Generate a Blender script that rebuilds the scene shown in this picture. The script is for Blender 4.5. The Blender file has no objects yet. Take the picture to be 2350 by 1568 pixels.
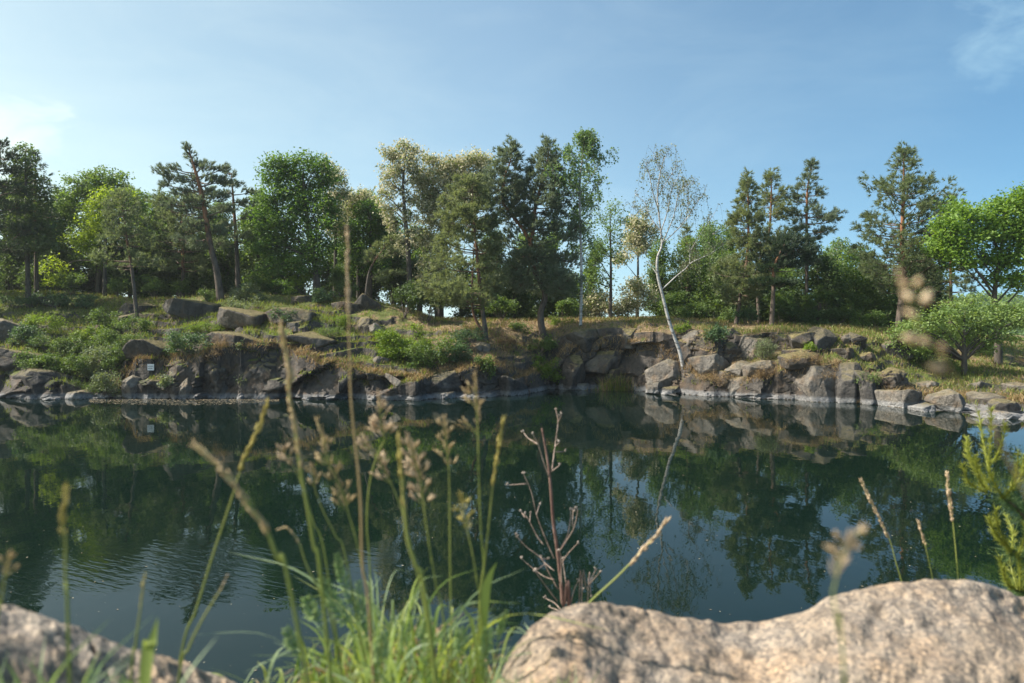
import bpy, math, random
import numpy as np
from mathutils import Vector
from mathutils.bvhtree import BVHTree

# ------------------------------------------------------------------ basics
F, CU, HY, HC = 1567.0, 1175.0, 736.0, 4.0      # focal length, centre and horizon in picture units; eye height over the water
sc = bpy.context.scene
COL = sc.collection
R = np.random.default_rng(7)
PI = math.pi

def P3(u, y, D):
    return np.array([(u - CU) / F * D, D, HC - (y - HY) / F * D])

def h3(ix, iy, iz, seed=0):
    n = (ix.astype(np.int64) * 374761393 + iy.astype(np.int64) * 668265263 + iz.astype(np.int64) * 1440662683 + seed * 974634541) & 0xffffffff
    n = ((n ^ (n >> 13)) * 1274126177) & 0xffffffff
    n = ((n ^ (n >> 16)) * 2246822519) & 0xffffffff
    n = n ^ (n >> 15)
    return (n & 0xffffff) / float(0x1000000)

def vnoise(P, seed=0):
    i = np.floor(P).astype(np.int64); f = P - i; f = f * f * (3 - 2 * f)
    r = 0
    for dx in (0, 1):
        wx = f[:, 0] if dx else 1 - f[:, 0]
        for dy in (0, 1):
            wy = f[:, 1] if dy else 1 - f[:, 1]
            for dz in (0, 1):
                wz = f[:, 2] if dz else 1 - f[:, 2]
                r = r + wx * wy * wz * h3(i[:, 0] + dx, i[:, 1] + dy, i[:, 2] + dz, seed)
    return r * 2 - 1

def fbm(P, octv=4, seed=0, lac=2.03, gain=.5):
    a, s, r = 1.0, 1.0, 0
    for o in range(octv):
        r = r + a * vnoise(P * s + 13.7 * o, seed + o); a *= gain; s *= lac
    return r

def voro(P, seed=0, full=False):
    i = np.floor(P).astype(np.int64)
    f1 = np.full(len(P), 9e9); f2 = np.full(len(P), 9e9); hid = np.zeros((len(P), 3)); rel = np.zeros((len(P), 3))
    for dx in (-1, 0, 1):
        for dy in (-1, 0, 1):
            for dz in (-1, 0, 1):
                c = i + np.array([dx, dy, dz])
                q = np.stack([h3(c[:, 0], c[:, 1], c[:, 2], seed + k) for k in (1, 2, 3)], 1)
                d = np.linalg.norm(c + q - P, axis=1)
                m = d < f1
                f2 = np.where(m, f1, np.minimum(f2, d))
                hid[m] = q[m]; rel[m] = (P - c - q)[m]; f1 = np.where(m, d, f1)
    return (f1, f2, hid, rel) if full else (f1, f2, hid)

class MB:
    def __init__(s): s.v = []; s.q = []; s.t = []; s.qm = []; s.tm = []; s.a = []; s.n = 0
    def add(s, v, quads=None, tris=None, mat=0, a=None):
        v = np.asarray(v, float).reshape(-1, 3)
        if quads is not None and len(quads):
            q = np.asarray(quads, np.int64).reshape(-1, 4) + s.n; s.q.append(q); s.qm.append(np.full(len(q), mat))
        if tris is not None and len(tris):
            t = np.asarray(tris, np.int64).reshape(-1, 3) + s.n; s.t.append(t); s.tm.append(np.full(len(t), mat))
        s.v.append(v); s.a.append(np.full(len(v), .5) if a is None else np.broadcast_to(np.asarray(a, float), (len(v),)))
        s.n += len(v)
    def build(s, name, mats, parent=None, org=(0, 0, 0), smooth=False):
        me = bpy.data.meshes.new(name)
        V = np.concatenate(s.v) - np.asarray(org, float)
        q = np.concatenate(s.q) if s.q else np.zeros((0, 4), np.int64)
        t = np.concatenate(s.t) if s.t else np.zeros((0, 3), np.int64)
        mi = np.concatenate(s.qm + s.tm) if (s.qm or s.tm) else np.zeros(0)
        li = np.concatenate([q.ravel(), t.ravel()]).astype(np.int32)
        ls = np.concatenate([np.arange(len(q)) * 4, len(q) * 4 + np.arange(len(t)) * 3]).astype(np.int32)
        me.vertices.add(len(V)); me.vertices.foreach_set('co', V.astype(np.float32).ravel())
        me.loops.add(len(li)); me.loops.foreach_set('vertex_index', li)
        me.polygons.add(len(ls)); me.polygons.foreach_set('loop_start', ls)
        me.update(calc_edges=True)
        at = me.attributes.new('var', 'FLOAT', 'POINT'); at.data.foreach_set('value', np.concatenate(s.a).astype(np.float32))
        for m in (mats if isinstance(mats, (list, tuple)) else [mats]): me.materials.append(m)
        me.polygons.foreach_set('material_index', mi.astype(np.int32))
        me.polygons.foreach_set('use_smooth', np.full(len(ls), bool(smooth)))
        me.update()
        o = bpy.data.objects.new(name, me); COL.objects.link(o)
        if parent is not None: o.parent = parent
        return o

def tag(o, label=None, cat=None, group=None, kind=None):
    if label: o['label'] = label
    if cat: o['category'] = cat
    if group: o['group'] = group
    if kind: o['kind'] = kind
    return o

def thing(name, loc, label, cat, group=None):
    o = bpy.data.objects.new(name, None); o.location = Vector(loc); o.empty_display_size = .2
    COL.objects.link(o)
    return tag(o, label, cat, group)

def smooth_path(pts, n=6):
    pts = np.asarray(pts, float)
    if len(pts) < 3:
        return np.array([pts[0] + (pts[-1] - pts[0]) * t for t in np.linspace(0, 1, n + 1)])
    Q = np.vstack([2 * pts[0] - pts[1], pts, 2 * pts[-1] - pts[-2]]); out = []
    for i in range(1, len(Q) - 2):
        p0, p1, p2, p3 = Q[i - 1:i + 3]
        for t in np.linspace(0, 1, n, endpoint=False):
            out.append(.5 * (2 * p1 + (p2 - p0) * t + (2 * p0 - 5 * p1 + 4 * p2 - p3) * t * t + (3 * p1 - p0 - 3 * p2 + p3) * t ** 3))
    out.append(pts[-1]); return np.array(out)

def tube(mb, pts, r, sides=6, mat=0, a=None, cap=True):
    pts = np.asarray(pts, float); n = len(pts)
    r = np.interp(np.linspace(0, 1, n), np.linspace(0, 1, len(np.atleast_1d(r))), np.atleast_1d(r))
    T = np.gradient(pts, axis=0); T /= np.linalg.norm(T, axis=1)[:, None] + 1e-9
    ref = np.array([0, 1., 0]) if abs(T[:, 1]).mean() < .8 else np.array([1., 0, 0])
    A = np.cross(T, ref); A /= np.linalg.norm(A, axis=1)[:, None] + 1e-9
    B = np.cross(T, A)
    th = np.arange(sides) * 2 * PI / sides
    V = pts[:, None] + r[:, None, None] * (np.cos(th)[None, :, None] * A[:, None] + np.sin(th)[None, :, None] * B[:, None])
    i = np.arange(n - 1)[:, None] * sides; j = np.arange(sides)[None]; k = (j + 1) % sides
    qs = np.stack([i + j, i + k, i + sides + k, i + sides + j], -1).reshape(-1, 4)
    aa = None if a is None else np.repeat(np.interp(np.linspace(0, 1, n), np.linspace(0, 1, len(np.atleast_1d(a))), np.atleast_1d(a)), sides)
    tr = []
    if cap:
        b = (n - 1) * sides
        tr = [[b, b + m, b + m + 1] for m in range(1, sides - 1)] + [[0, m + 1, m] for m in range(1, sides - 1)]
    mb.add(V.reshape(-1, 3), qs, tr, mat, aa)

# ------------------------------------------------------------------ materials
def nodes(name):
    m = bpy.data.materials.new(name); m.use_nodes = True
    nt = m.node_tree; nt.nodes.clear()
    out = nt.nodes.new('ShaderNodeOutputMaterial')
    return m, nt, out
def N(nt, t, **kw):
    n = nt.nodes.new(t)
    for k, v in kw.items():
        if k in n.inputs: n.inputs[k].default_value = v
        else: setattr(n, k, v)
    return n
def ramp(nt, fac, stops, interp='LINEAR'):
    r = nt.nodes.new('ShaderNodeValToRGB'); r.color_ramp.interpolation = interp
    while len(r.color_ramp.elements) < len(stops): r.color_ramp.elements.new(.5)
    for e, (p, c) in zip(r.color_ramp.elements, stops):
        e.position = p; e.color = tuple(c) + (1,) if len(c) == 3 else c
    nt.links.new(fac, r.inputs[0]); return r.outputs[0]
def mixc(nt, f, a, b, mode='MIX'):
    m = nt.nodes.new('ShaderNodeMix'); m.data_type = 'RGBA'; m.blend_type = mode
    for s, x in ((m.inputs[0], f), (m.inputs[6], a), (m.inputs[7], b)):
        if hasattr(x, 'is_linked'): nt.links.new(x, s)
        elif isinstance(x, (int, float)): s.default_value = x
        else: s.default_value = tuple(x) + (1,)
    return m.outputs[2]
def math_(nt, op, a, b=0.0, clamp=False):
    m = nt.nodes.new('ShaderNodeMath'); m.operation = op; m.use_clamp = clamp
    for s, x in ((m.inputs[0], a), (m.inputs[1], b)):
        if hasattr(x, 'is_linked'): nt.links.new(x, s)
        else: s.default_value = x
    return m.outputs[0]
def noise(nt, vec, scale, detail=4, rough=.55, dist=0.0):
    n = N(nt, 'ShaderNodeTexNoise', Scale=scale, Detail=detail, Roughness=rough, Distortion=dist)
    if vec is not None: nt.links.new(vec, n.inputs['Vector'])
    return n.outputs[0]
def mapping(nt, vec, sx, sy, sz):
    m = nt.nodes.new('ShaderNodeMapping'); m.inputs['Scale'].default_value = (sx, sy, sz); nt.links.new(vec, m.inputs[0]); return m.outputs[0]

def leaf_mat(name, c1, c2, trans=.4, rough=.5, tcol=None):
    m, nt, out = nodes(name)
    at = N(nt, 'ShaderNodeAttribute', attribute_name='var')
    col = ramp(nt, at.outputs['Fac'], [(0, c1), (1, c2)])
    p = N(nt, 'ShaderNodeBsdfPrincipled', Roughness=rough); p.inputs['Specular IOR Level'].default_value = .35
    nt.links.new(col, p.inputs['Base Color'])
    t = N(nt, 'ShaderNodeBsdfTranslucent')
    nt.links.new(mixc(nt, 1.0, col, tcol or (1.5, 1.45, .55), 'MULTIPLY'), t.inputs[0])
    ms = N(nt, 'ShaderNodeMixShader'); ms.inputs[0].default_value = trans
    nt.links.new(p.outputs[0], ms.inputs[1]); nt.links.new(t.outputs[0], ms.inputs[2]); nt.links.new(ms.outputs[0], out.inputs[0])
    return m

def bark_mat(name, c1, c2, c3=None, scale=6, c_top=None):
    m, nt, out = nodes(name)
    g = N(nt, 'ShaderNodeNewGeometry'); pos = g.outputs['Position']
    n = noise(nt, mapping(nt, pos, 1, 1, .35), scale, 6, .65)
    col = ramp(nt, n, [(.35, c1), (.6, c2)] + ([(.72, c3)] if c3 else []))
    if c_top:
        at = N(nt, 'ShaderNodeAttribute', attribute_name='var')
        n2 = math_(nt, 'ADD', at.outputs['Fac'], math_(nt, 'MULTIPLY', math_(nt, 'SUBTRACT', n, .5), .6))
        top = ramp(nt, n, [(.35, tuple(x * .55 for x in c_top)), (.65, c_top)])
        col = mixc(nt, ramp(nt, n2, [(.38, (0, 0, 0)), (.62, (1, 1, 1))]), col, top)
    p = N(nt, 'ShaderNodeBsdfPrincipled', Roughness=.85)
    nt.links.new(col, p.inputs['Base Color'])
    b = N(nt, 'ShaderNodeBump', Strength=.6, Distance=.03); nt.links.new(n, b.inputs['Height']); nt.links.new(b.outputs[0], p.inputs['Normal'])
    nt.links.new(p.outputs[0], out.inputs[0]); return m

def birch_mat(name):
    m, nt, out = nodes(name)
    g = N(nt, 'ShaderNodeNewGeometry'); pos = g.outputs['Position']
    n = noise(nt, mapping(nt, pos, 2, 2, 9), 1.1, 4, .6)
    col = ramp(nt, n, [(.36, (.05, .045, .04)), (.44, (.34, .33, .32)), (.7, (.52, .51, .50))])
    p = N(nt, 'ShaderNodeBsdfPrincipled', Roughness=.7); nt.links.new(col, p.inputs['Base Color'])
    nt.links.new(p.outputs[0], out.inputs[0]); return m

def rock_mat(name, dark, mid, light, scale=1.0, moss=.0, band=True, speck=.0, bump=.5, warm=None, pal=1.0, patch=None, fine=.55):
    m, nt, out = nodes(name)
    g = N(nt, 'ShaderNodeNewGeometry'); pos = g.outputs['Position']
    n1 = noise(nt, pos, .9 * scale, 6, .62, .4)
    n2 = noise(nt, pos, 7 * scale, 5, .7)
    col = ramp(nt, n1, [(.3, dark), (.5, mid), (.7, light)])
    col = mixc(nt, fine, col, ramp(nt, n2, [(.3, (.35, .35, .36)), (.55, (.95, .95, .95)), (.75, (1.45, 1.4, 1.3))]), 'MULTIPLY')
    if warm:
        n3 = noise(nt, pos, 1.7 * scale, 4, .6)
        col = mixc(nt, ramp(nt, n3, [(.5, (0, 0, 0)), (.66, (.8, .8, .8))]), col, warm)
    if patch:
        n4 = noise(nt, pos, patch[0], 6, .68, .6)
        col = mixc(nt, ramp(nt, n4, [(.5, (0, 0, 0)), (.64, (.85, .85, .85))]), col, patch[1])
        n5 = noise(nt, pos, patch[0] * 4.3, 4, .6)
        col = mixc(nt, ramp(nt, n5, [(.6, (0, 0, 0)), (.7, (.75, .75, .75))]), col, tuple(x * .4 for x in patch[1]))
    st = noise(nt, mapping(nt, pos, 3, 3, .45), 1.2 * scale, 5, .65)     # run-off streaks
    col = mixc(nt, ramp(nt, st, [(.52, (0, 0, 0)), (.7, (.7, .7, .7))]), col, tuple(x * .5 for x in dark))
    if speck:
        v = N(nt, 'ShaderNodeTexVoronoi', Scale=speck); nt.links.new(pos, v.inputs['Vector'])
        sp = N(nt, 'ShaderNodeSeparateColor'); nt.links.new(v.outputs['Color'], sp.inputs[0])
        col = mixc(nt, .75, col, ramp(nt, sp.outputs[0], [(.0, (.3, .3, .33)), (.25, (.75, .72, .7)), (.6, (1.05, 1.0, .92)), (1, (1.7, 1.55, 1.35))]), 'MULTIPLY')
    sx = N(nt, 'ShaderNodeSeparateXYZ'); nt.links.new(pos, sx.inputs[0])
    if moss:
        sn = N(nt, 'ShaderNodeSeparateXYZ'); nt.links.new(g.outputs['Normal'], sn.inputs[0])
        f = math_(nt, 'MULTIPLY', math_(nt, 'MULTIPLY', math_(nt, 'SUBTRACT', sn.outputs[2], .45, True), 2.0), math_(nt, 'SUBTRACT', math_(nt, 'MULTIPLY', n1, 3.0), .6, True))
        col = mixc(nt, math_(nt, 'MULTIPLY', f, moss * 2, True), col, ramp(nt, n2, [(.35, (.09, .085, .03)), (.6, (.21, .17, .085))]))
    if band:
        z = math_(nt, 'ADD', sx.outputs[2], math_(nt, 'MULTIPLY', math_(nt, 'SUBTRACT', n2, .5), .35))
        f = ramp(nt, z, [(.0, (0, 0, 0)), (.02, (.9, .9, .9)), (.20, (.75, .75, .75)), (.30, (0, 0, 0))])
        pale = ramp(nt, n2, [(.3, (.15 * pal, .15 * pal, .16 * pal)), (.6, (.33 * pal, .33 * pal, .33 * pal)), (.75, (.46 * pal, .45 * pal, .43 * pal))])
        col = mixc(nt, f, col, pale)
    p = N(nt, 'ShaderNodeBsdfPrincipled', Roughness=.85)
    p.inputs['Specular IOR Level'].default_value = .3
    nt.links.new(col, p.inputs['Base Color'])
    hh = math_(nt, 'ADD', math_(nt, 'MULTIPLY', noise(nt, pos, 3.2 * scale, 7, .7), 1.0), math_(nt, 'MULTIPLY', n2, .35))
    b = N(nt, 'ShaderNodeBump', Strength=bump, Distance=.22 / scale); nt.links.new(hh, b.inputs['Height']); nt.links.new(b.outputs[0], p.inputs['Normal'])
    nt.links.new(p.outputs[0], out.inputs[0]); return m

def plain_mat(name, col, rough=.8):
    m, nt, out = nodes(name)
    p = N(nt, 'ShaderNodeBsdfPrincipled', Roughness=rough)
    g = N(nt, 'ShaderNodeNewGeometry')
    n = noise(nt, g.outputs['Position'], 40, 4)
    nt.links.new(ramp(nt, n, [(.3, tuple(c * .8 for c in col)), (.7, col)]), p.inputs['Base Color'])
    nt.links.new(p.outputs[0], out.inputs[0]); return m

M = {}
M['maple'] = leaf_mat('maple_leaf', (0.06, 0.13, 0.034), (0.145, 0.245, 0.06), 0.45)
M['lime'] = leaf_mat('lime_leaf', (0.16, 0.24, 0.025), (0.3, 0.39, 0.055), .5)
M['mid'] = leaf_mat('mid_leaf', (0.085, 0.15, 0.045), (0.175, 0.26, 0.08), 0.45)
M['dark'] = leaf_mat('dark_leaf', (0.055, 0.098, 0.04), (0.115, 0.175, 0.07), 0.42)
M['ash'] = leaf_mat('ash_leaf', (0.11, 0.2, 0.03), (0.23, 0.36, 0.08), .45)
M['haw'] = leaf_mat('hawthorn_leaf', (0.13, 0.21, 0.06), (0.26, 0.35, 0.12), .4)
M['birchl'] = leaf_mat('birch_leaf', (0.1, 0.17, 0.065), (0.18, 0.28, 0.12), .4)
M['birchp'] = leaf_mat('sparse_birch_leaf', (0.12, 0.145, 0.09), (0.21, 0.24, 0.15), 0.3)
M['locl'] = leaf_mat('locust_leaf', (0.13, 0.175, 0.07), (0.23, 0.28, 0.12), .4)
M['bloss'] = leaf_mat('blossom', (0.47, 0.44, 0.28), (0.7, 0.65, 0.46), 0.4, tcol=(1, 1, .9))
M['yshrub'] = leaf_mat('yellow_shrub_leaf', (.10, .17, .02), (.20, .29, .04), .45)
M['shrub'] = leaf_mat('shrub_leaf', (0.07, 0.125, 0.035), (0.16, 0.235, 0.07), .4)
M['bshrub'] = leaf_mat('blue_shrub_leaf', (0.055, 0.11, 0.055), (0.12, 0.195, 0.095), .35)
M['grey'] = leaf_mat('grey_shrub_leaf', (0.11, 0.15, 0.08), (0.21, 0.26, 0.15), .35)
M['pine'] = leaf_mat('pine_needle', (0.105, 0.15, 0.085), (0.2, 0.245, 0.135), 0.45, tcol=(1.3, 1.25, .7))
M['pineo'] = leaf_mat('olive_needle', (0.135, 0.175, 0.09), (0.24, 0.28, 0.15), 0.45, tcol=(1.3, 1.25, .7))
M['pineb'] = leaf_mat('blue_needle', (0.105, 0.15, 0.1), (0.195, 0.24, 0.165), 0.42, tcol=(1.3, 1.25, .8))
M['pined'] = leaf_mat('dark_needle', (0.028, 0.055, 0.032), (0.065, 0.1, 0.055), 0.3, tcol=(1.3, 1.25, .7))
M['grass'] = leaf_mat('grass_blade', (0.1, 0.15, 0.03), (0.23, 0.27, 0.07), .45)
M['drys'] = leaf_mat('straw_leaf', (.20, .135, .065), (.36, .26, .13), .3, tcol=(1.1, 1, .8))
M['dry'] = leaf_mat('dry_blade', (.24, .16, .075), (.42, .31, .16), .3, tcol=(1.1, 1, .8))
M['olive'] = leaf_mat('mixed_blade', (.11, .13, .03), (.25, .22, .075), .35, tcol=(1.2, 1.1, .6))
M['pbark'] = bark_mat('pine_bark', (.05, .038, .03), (.13, .10, .08), None, 5, (.30, .135, .065))
M['pbarkg'] = bark_mat('grey_pine_bark', (.045, .036, .03), (.12, .10, .085), None, 5, (.20, .10, .055))
M['pbranch'] = bark_mat('pine_branch', (.07, .05, .04), (.17, .115, .08), None, 5)
M['bark'] = bark_mat('bark', (.035, .03, .025), (.10, .085, .07), None, 6)
M['birch'] = birch_mat('birch_bark')
M['twig'] = bark_mat('twig', (.07, .055, .045), (.16, .13, .11), None, 8)
M['birchtwig'] = bark_mat('birch_twig', (.16, .14, .13), (.34, .32, .30), None, 8)
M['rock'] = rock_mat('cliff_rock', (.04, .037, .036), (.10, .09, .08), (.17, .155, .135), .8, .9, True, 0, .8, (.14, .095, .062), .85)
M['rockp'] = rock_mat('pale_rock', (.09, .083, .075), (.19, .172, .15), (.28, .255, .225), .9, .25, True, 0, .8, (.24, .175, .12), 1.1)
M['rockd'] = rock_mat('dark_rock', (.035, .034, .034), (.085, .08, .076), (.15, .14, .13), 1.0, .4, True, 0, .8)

# ------------------------------------------------------------------ far bank (setting)
TAB = [
 (-1100, 1010, (900, 1.), (830, 3), (760, 8), (700, 14)),
 (-600, 950, (842, .8), (795, 3), (740, 8), (690, 14)),
 (-250, 922, (845, .8), (800, 3), (737, 8), (680, 13)),
 (0, 913, (862, .5), (800, 2.5), (740, 7), (672, 12)),
 (100, 914, (857, .5), (815, 2.5), (740, 7), (672, 12)),
 (170, 915, (875, .5), (835, 2.5), (738, 7), (675, 12)),
 (215, 915, (902, .6), (850, 2.5), (737, 7), (678, 12)),
 (275, 915, (890, .5), (822, 2), (738, 6.5), (684, 11)),
 (305, 916, (822, .4), (795, 2), (736, 6), (690, 10)),
 (435, 916, (818, .4), (782, 2), (730, 5.5), (684, 10)),
 (470, 916, (802, .4), (768, 1.8), (726, 5.5), (680, 10)),
 (600, 916, (792, .7), (768, 2), (722, 5.5), (677, 10)),
 (700, 916, (808, .7), (776, 2.2), (728, 5.5), (682, 10)),
 (740, 917, (833, .5), (790, 2.2), (733, 5.5), (686, 10)),
 (850, 918, (852, .5), (800, 2.5), (742, 6), (692, 10)),
 (950, 918, (872, .5), (815, 2.5), (754, 6), (716, 10)),
 (1000, 916, (864, .5), (810, 2.5), (758, 5.5), (734, 9)),
 (1060, 913, (845, .5), (800, 2.5), (756, 5), (736, 8.5)),
 (1130, 910, (838, .5), (802, 2.3), (766, 4.5), (738, 8)),
 (1200, 905, (862, .7), (816, 2.0), (766, 4.), (738, 7)),
 (1260, 895, (850, .7), (800, 1.7), (760, 3), (736, 5)),
 (1300, 893, (800, .35), (770, .8), (753, 1.8), (734, 5)),
 (1400, 893, (790, .3), (756, .7), (742, 1.8), (733, 5)),
 (1520, 900, (800, .35), (756, .8), (742, 1.8), (733, 5)),
 (1570, 905, (850, .6), (790, 1.1), (752, 1.9), (735, 5)),
 (1620, 908, (868, .5), (812, 1.3), (764, 2.3), (738, 6)),
 (1700, 912, (872, .4), (822, 1.6), (768, 2.7), (745, 6.5)),
 (1790, 916, (845, .4), (816, 1.5), (764, 2.7), (748, 6.5)),
 (1900, 923, (840, .4), (814, 1.7), (766, 3.2), (752, 7)),
 (1970, 926, (850, .5), (816, 2.0), (775, 3.8), (755, 8)),
 (2050, 932, (906, .8), (856, 3), (792, 6), (760, 10)),
 (2150, 938, (912, 1.2), (872, 4), (816, 8), (765, 13)),
 (2250, 946, (916, 1.5), (882, 4.5), (832, 9), (775, 15)),
 (2350, 965, (922, 2.5), (888, 6.5), (838, 12), (785, 18)),
 (2600, 1010, (938, 3), (892, 7), (832, 14), (785, 22)),
 (3200, 1130, (990, 3), (900, 8), (830, 15), (780, 25)),
 (4200, 1400, (1100, 3), (940, 8), (850, 15), (790, 25)),
]
us = np.array([t[0] for t in TAB], float)
U = np.arange(-1100, 4201, 6.0); U = np.concatenate([U])
ctrl = []                                     # control rows: (z, D) per column
wl = np.interp(U, us, [t[1] for t in TAB]) + 0.0
Dw = F * HC / (wl - HY)
Xr = lambda D: (U - CU) / F * D
wob = vnoise(np.stack([U / 37., U * 0, U * 0], 1), 5)
Dw = Dw + .22 * wob + .12 * vnoise(np.stack([U / 13., U * 0, U * 0], 1), 9)
rows = [(np.full_like(U, -2.2), Dw - 1.2), (np.full_like(U, -.5), Dw - .12), (np.zeros_like(U) + .02, Dw)]
for k in (2, 3, 4, 5):
    y = np.interp(U, us, [t[k][0] for t in TAB]); d = np.interp(U, us, [t[k][1] for t in TAB])
    y = y + 5 * vnoise(np.stack([U / 31., U * 0 + k * 7.3, U * 0], 1), 3) * (1 if k < 5 else .3)
    D = Dw + d
    rows.append((HC - (y - HY) / F * D, D))
z5, D5 = rows[-1]
rows.append((z5 - .3 * (z5 - 3) * 0 + .1, D5 + 14)); rows.append((z5 * .3 + .2, D5 + 45)); rows.append((np.full_like(U, -14.), D5 + 110))
rows.append((np.full_like(U, -30.), D5 * 0 + 400.)); rows.append((np.full_like(U, -40.), D5 * 0 + 900.))
seg = [3, 4, 30, 24, 34, 30, 12, 8, 6, 5, 4]
Z, DD, RK = [], [], []
for i, n in enumerate(seg):
    for t in np.linspace(0, 1, n, endpoint=False):
        te = t
        Z.append(rows[i][0] * (1 - te) + rows[i + 1][0] * te); DD.append(rows[i][1] * (1 - t) + rows[i + 1][1] * t)
        RK.append(np.full_like(U, i + t))
Z.append(rows[-1][0]); DD.append(rows[-1][1]); RK.append(np.full_like(U, len(seg)))
Z = np.array(Z); DD = np.array(DD); RK = np.array(RK)
XX = (U[None] - CU) / F * DD
nr, nc = Z.shape
Pt = np.stack([XX, DD, Z], -1).reshape(-1, 3)
rk = RK.ravel()
# blocky fractures on the steep rows, soft lumps on the slopes
def band(x, a, b, c, d): return np.clip((x - a) / (b - a), 0, 1) * np.clip((d - x) / (d - c), 0, 1)
wcl = band(rk, 1.0, 2.1, 2.9, 3.7)
uu0 = np.broadcast_to(U[None], (nr, nc)).ravel()
rgt = np.interp(uu0, [1535, 1600, 1980, 2040], [0, 1, 1, 0])
wcl = np.maximum(wcl, band(rk, 1.0, 2.1, 4.6, 5.1) * rgt)
midslope = band(rk, 2.9, 3.4, 5.2, 6) * (1 - .8 * rgt)
ca, sa = math.cos(.42), math.sin(.42)
Pr = np.stack([Pt[:, 0] * ca + Pt[:, 2] * sa, Pt[:, 1], -Pt[:, 0] * sa + Pt[:, 2] * ca], 1)
q = Pr * np.array([.27, .30, .46]) + .12 * np.stack([fbm(Pt * .5, 2, s) for s in (21, 22, 23)], 1)
f1, f2, hid, rel = voro(q, 4, True)
q2 = np.stack([Pt[:, 0] * .8 - Pt[:, 2] * .3, Pt[:, 1] * .7, Pt[:, 2] * .9 + Pt[:, 0] * .2], 1); g1, g2, hid2, rel2 = voro(q2, 14, True)
crack = np.exp(-((f2 - f1) / .035) ** 2); crack2 = np.exp(-((g2 - g1) / .04) ** 2)
push = (hid[:, 0] - .5) * .55 + ((hid[:, 1] - .5) * rel[:, 0] + (hid[:, 2] - .5) * rel[:, 2]) * 1.9 + ((hid2[:, 0] - .5) * rel2[:, 0] + (hid2[:, 1] - .5) * rel2[:, 2]) * (.75 - .35 * np.interp(np.broadcast_to(U[None], (nr, nc)).ravel(), [1535, 1600], [0, 1])) + (hid2[:, 2] - .5) * .12 - .14 * crack - .06 * crack2 + .05 * fbm(Pt * 1.6, 4, 31)
ledge = (hid[:, 2] - .5) * .5 - .15 * crack
uu0 = np.broadcast_to(U[None], (nr, nc)).ravel()
lump = .20 * fbm(Pt * .35, 4, 41) + .06 * fbm(Pt * 1.9, 3, 44)
Pt[:, 1] -= wcl * push
Pt[:, 2] += wcl * .25 * ledge * np.clip((rk - 2.2), 0, 1)
Pt[:, 2] += midslope * lump
# broken rock steps in the left slope
tw = midslope * np.interp(uu0, [-300, 150, 260, 820, 960, 1080, 1700, 1950, 2200], [.6, .5, 1, 1, .55, .25, .25, .5, .3])
hgt = .52
hz_ = Pt[:, 2] / hgt + .85 * fbm(Pt * np.array([.25, .3, 0]), 4, 71)
fr = hz_ - np.floor(hz_); sm = np.clip((fr - .80) / .16, 0, 1); sm = .22 * fr + .78 * sm
Pt[:, 2] += tw * (np.floor(hz_) + sm - hz_) * hgt
step = .5 * midslope * np.clip((700 - np.broadcast_to(U[None], (nr, nc)).ravel()) / 300 + .6, .25, 1)
Pt[:, 2] += step * (hid[:, 1] - .5) * .42
Pt[:, 1] -= step * (hid[:, 0] - .5) * .3
G = Pt.reshape(nr, nc, 3)
du = np.gradient(G, axis=1); dv = np.gradient(G, axis=0)
Nn = np.cross(du, dv); Nn /= np.linalg.norm(Nn, axis=2)[..., None] + 1e-9
nz = np.abs(Nn[..., 2]).ravel()
uu = np.broadcast_to(U[None], (nr, nc)).ravel()
green = np.interp(uu, [-300, 150, 300, 500, 800, 960, 1100, 1300, 1560, 1750, 1950, 2050, 2200, 2400], [.9, .95, .7, .7, .65, .55, .32, .34, .42, .42, .52, .66, .66, .45]) + .22 * fbm(Pt * .5, 3, 51)
green = np.where(rk > 5.8, green * .7 + .1, green)
tb = MB()
i = np.arange(nr - 1)[:, None] * nc; j = np.arange(nc - 1)[None]
tb.add(Pt, np.stack([i + j, i + j + 1, i + nc + j + 1, i + nc + j], -1).reshape(-1, 4), a=np.clip(green, 0, 1))
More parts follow.
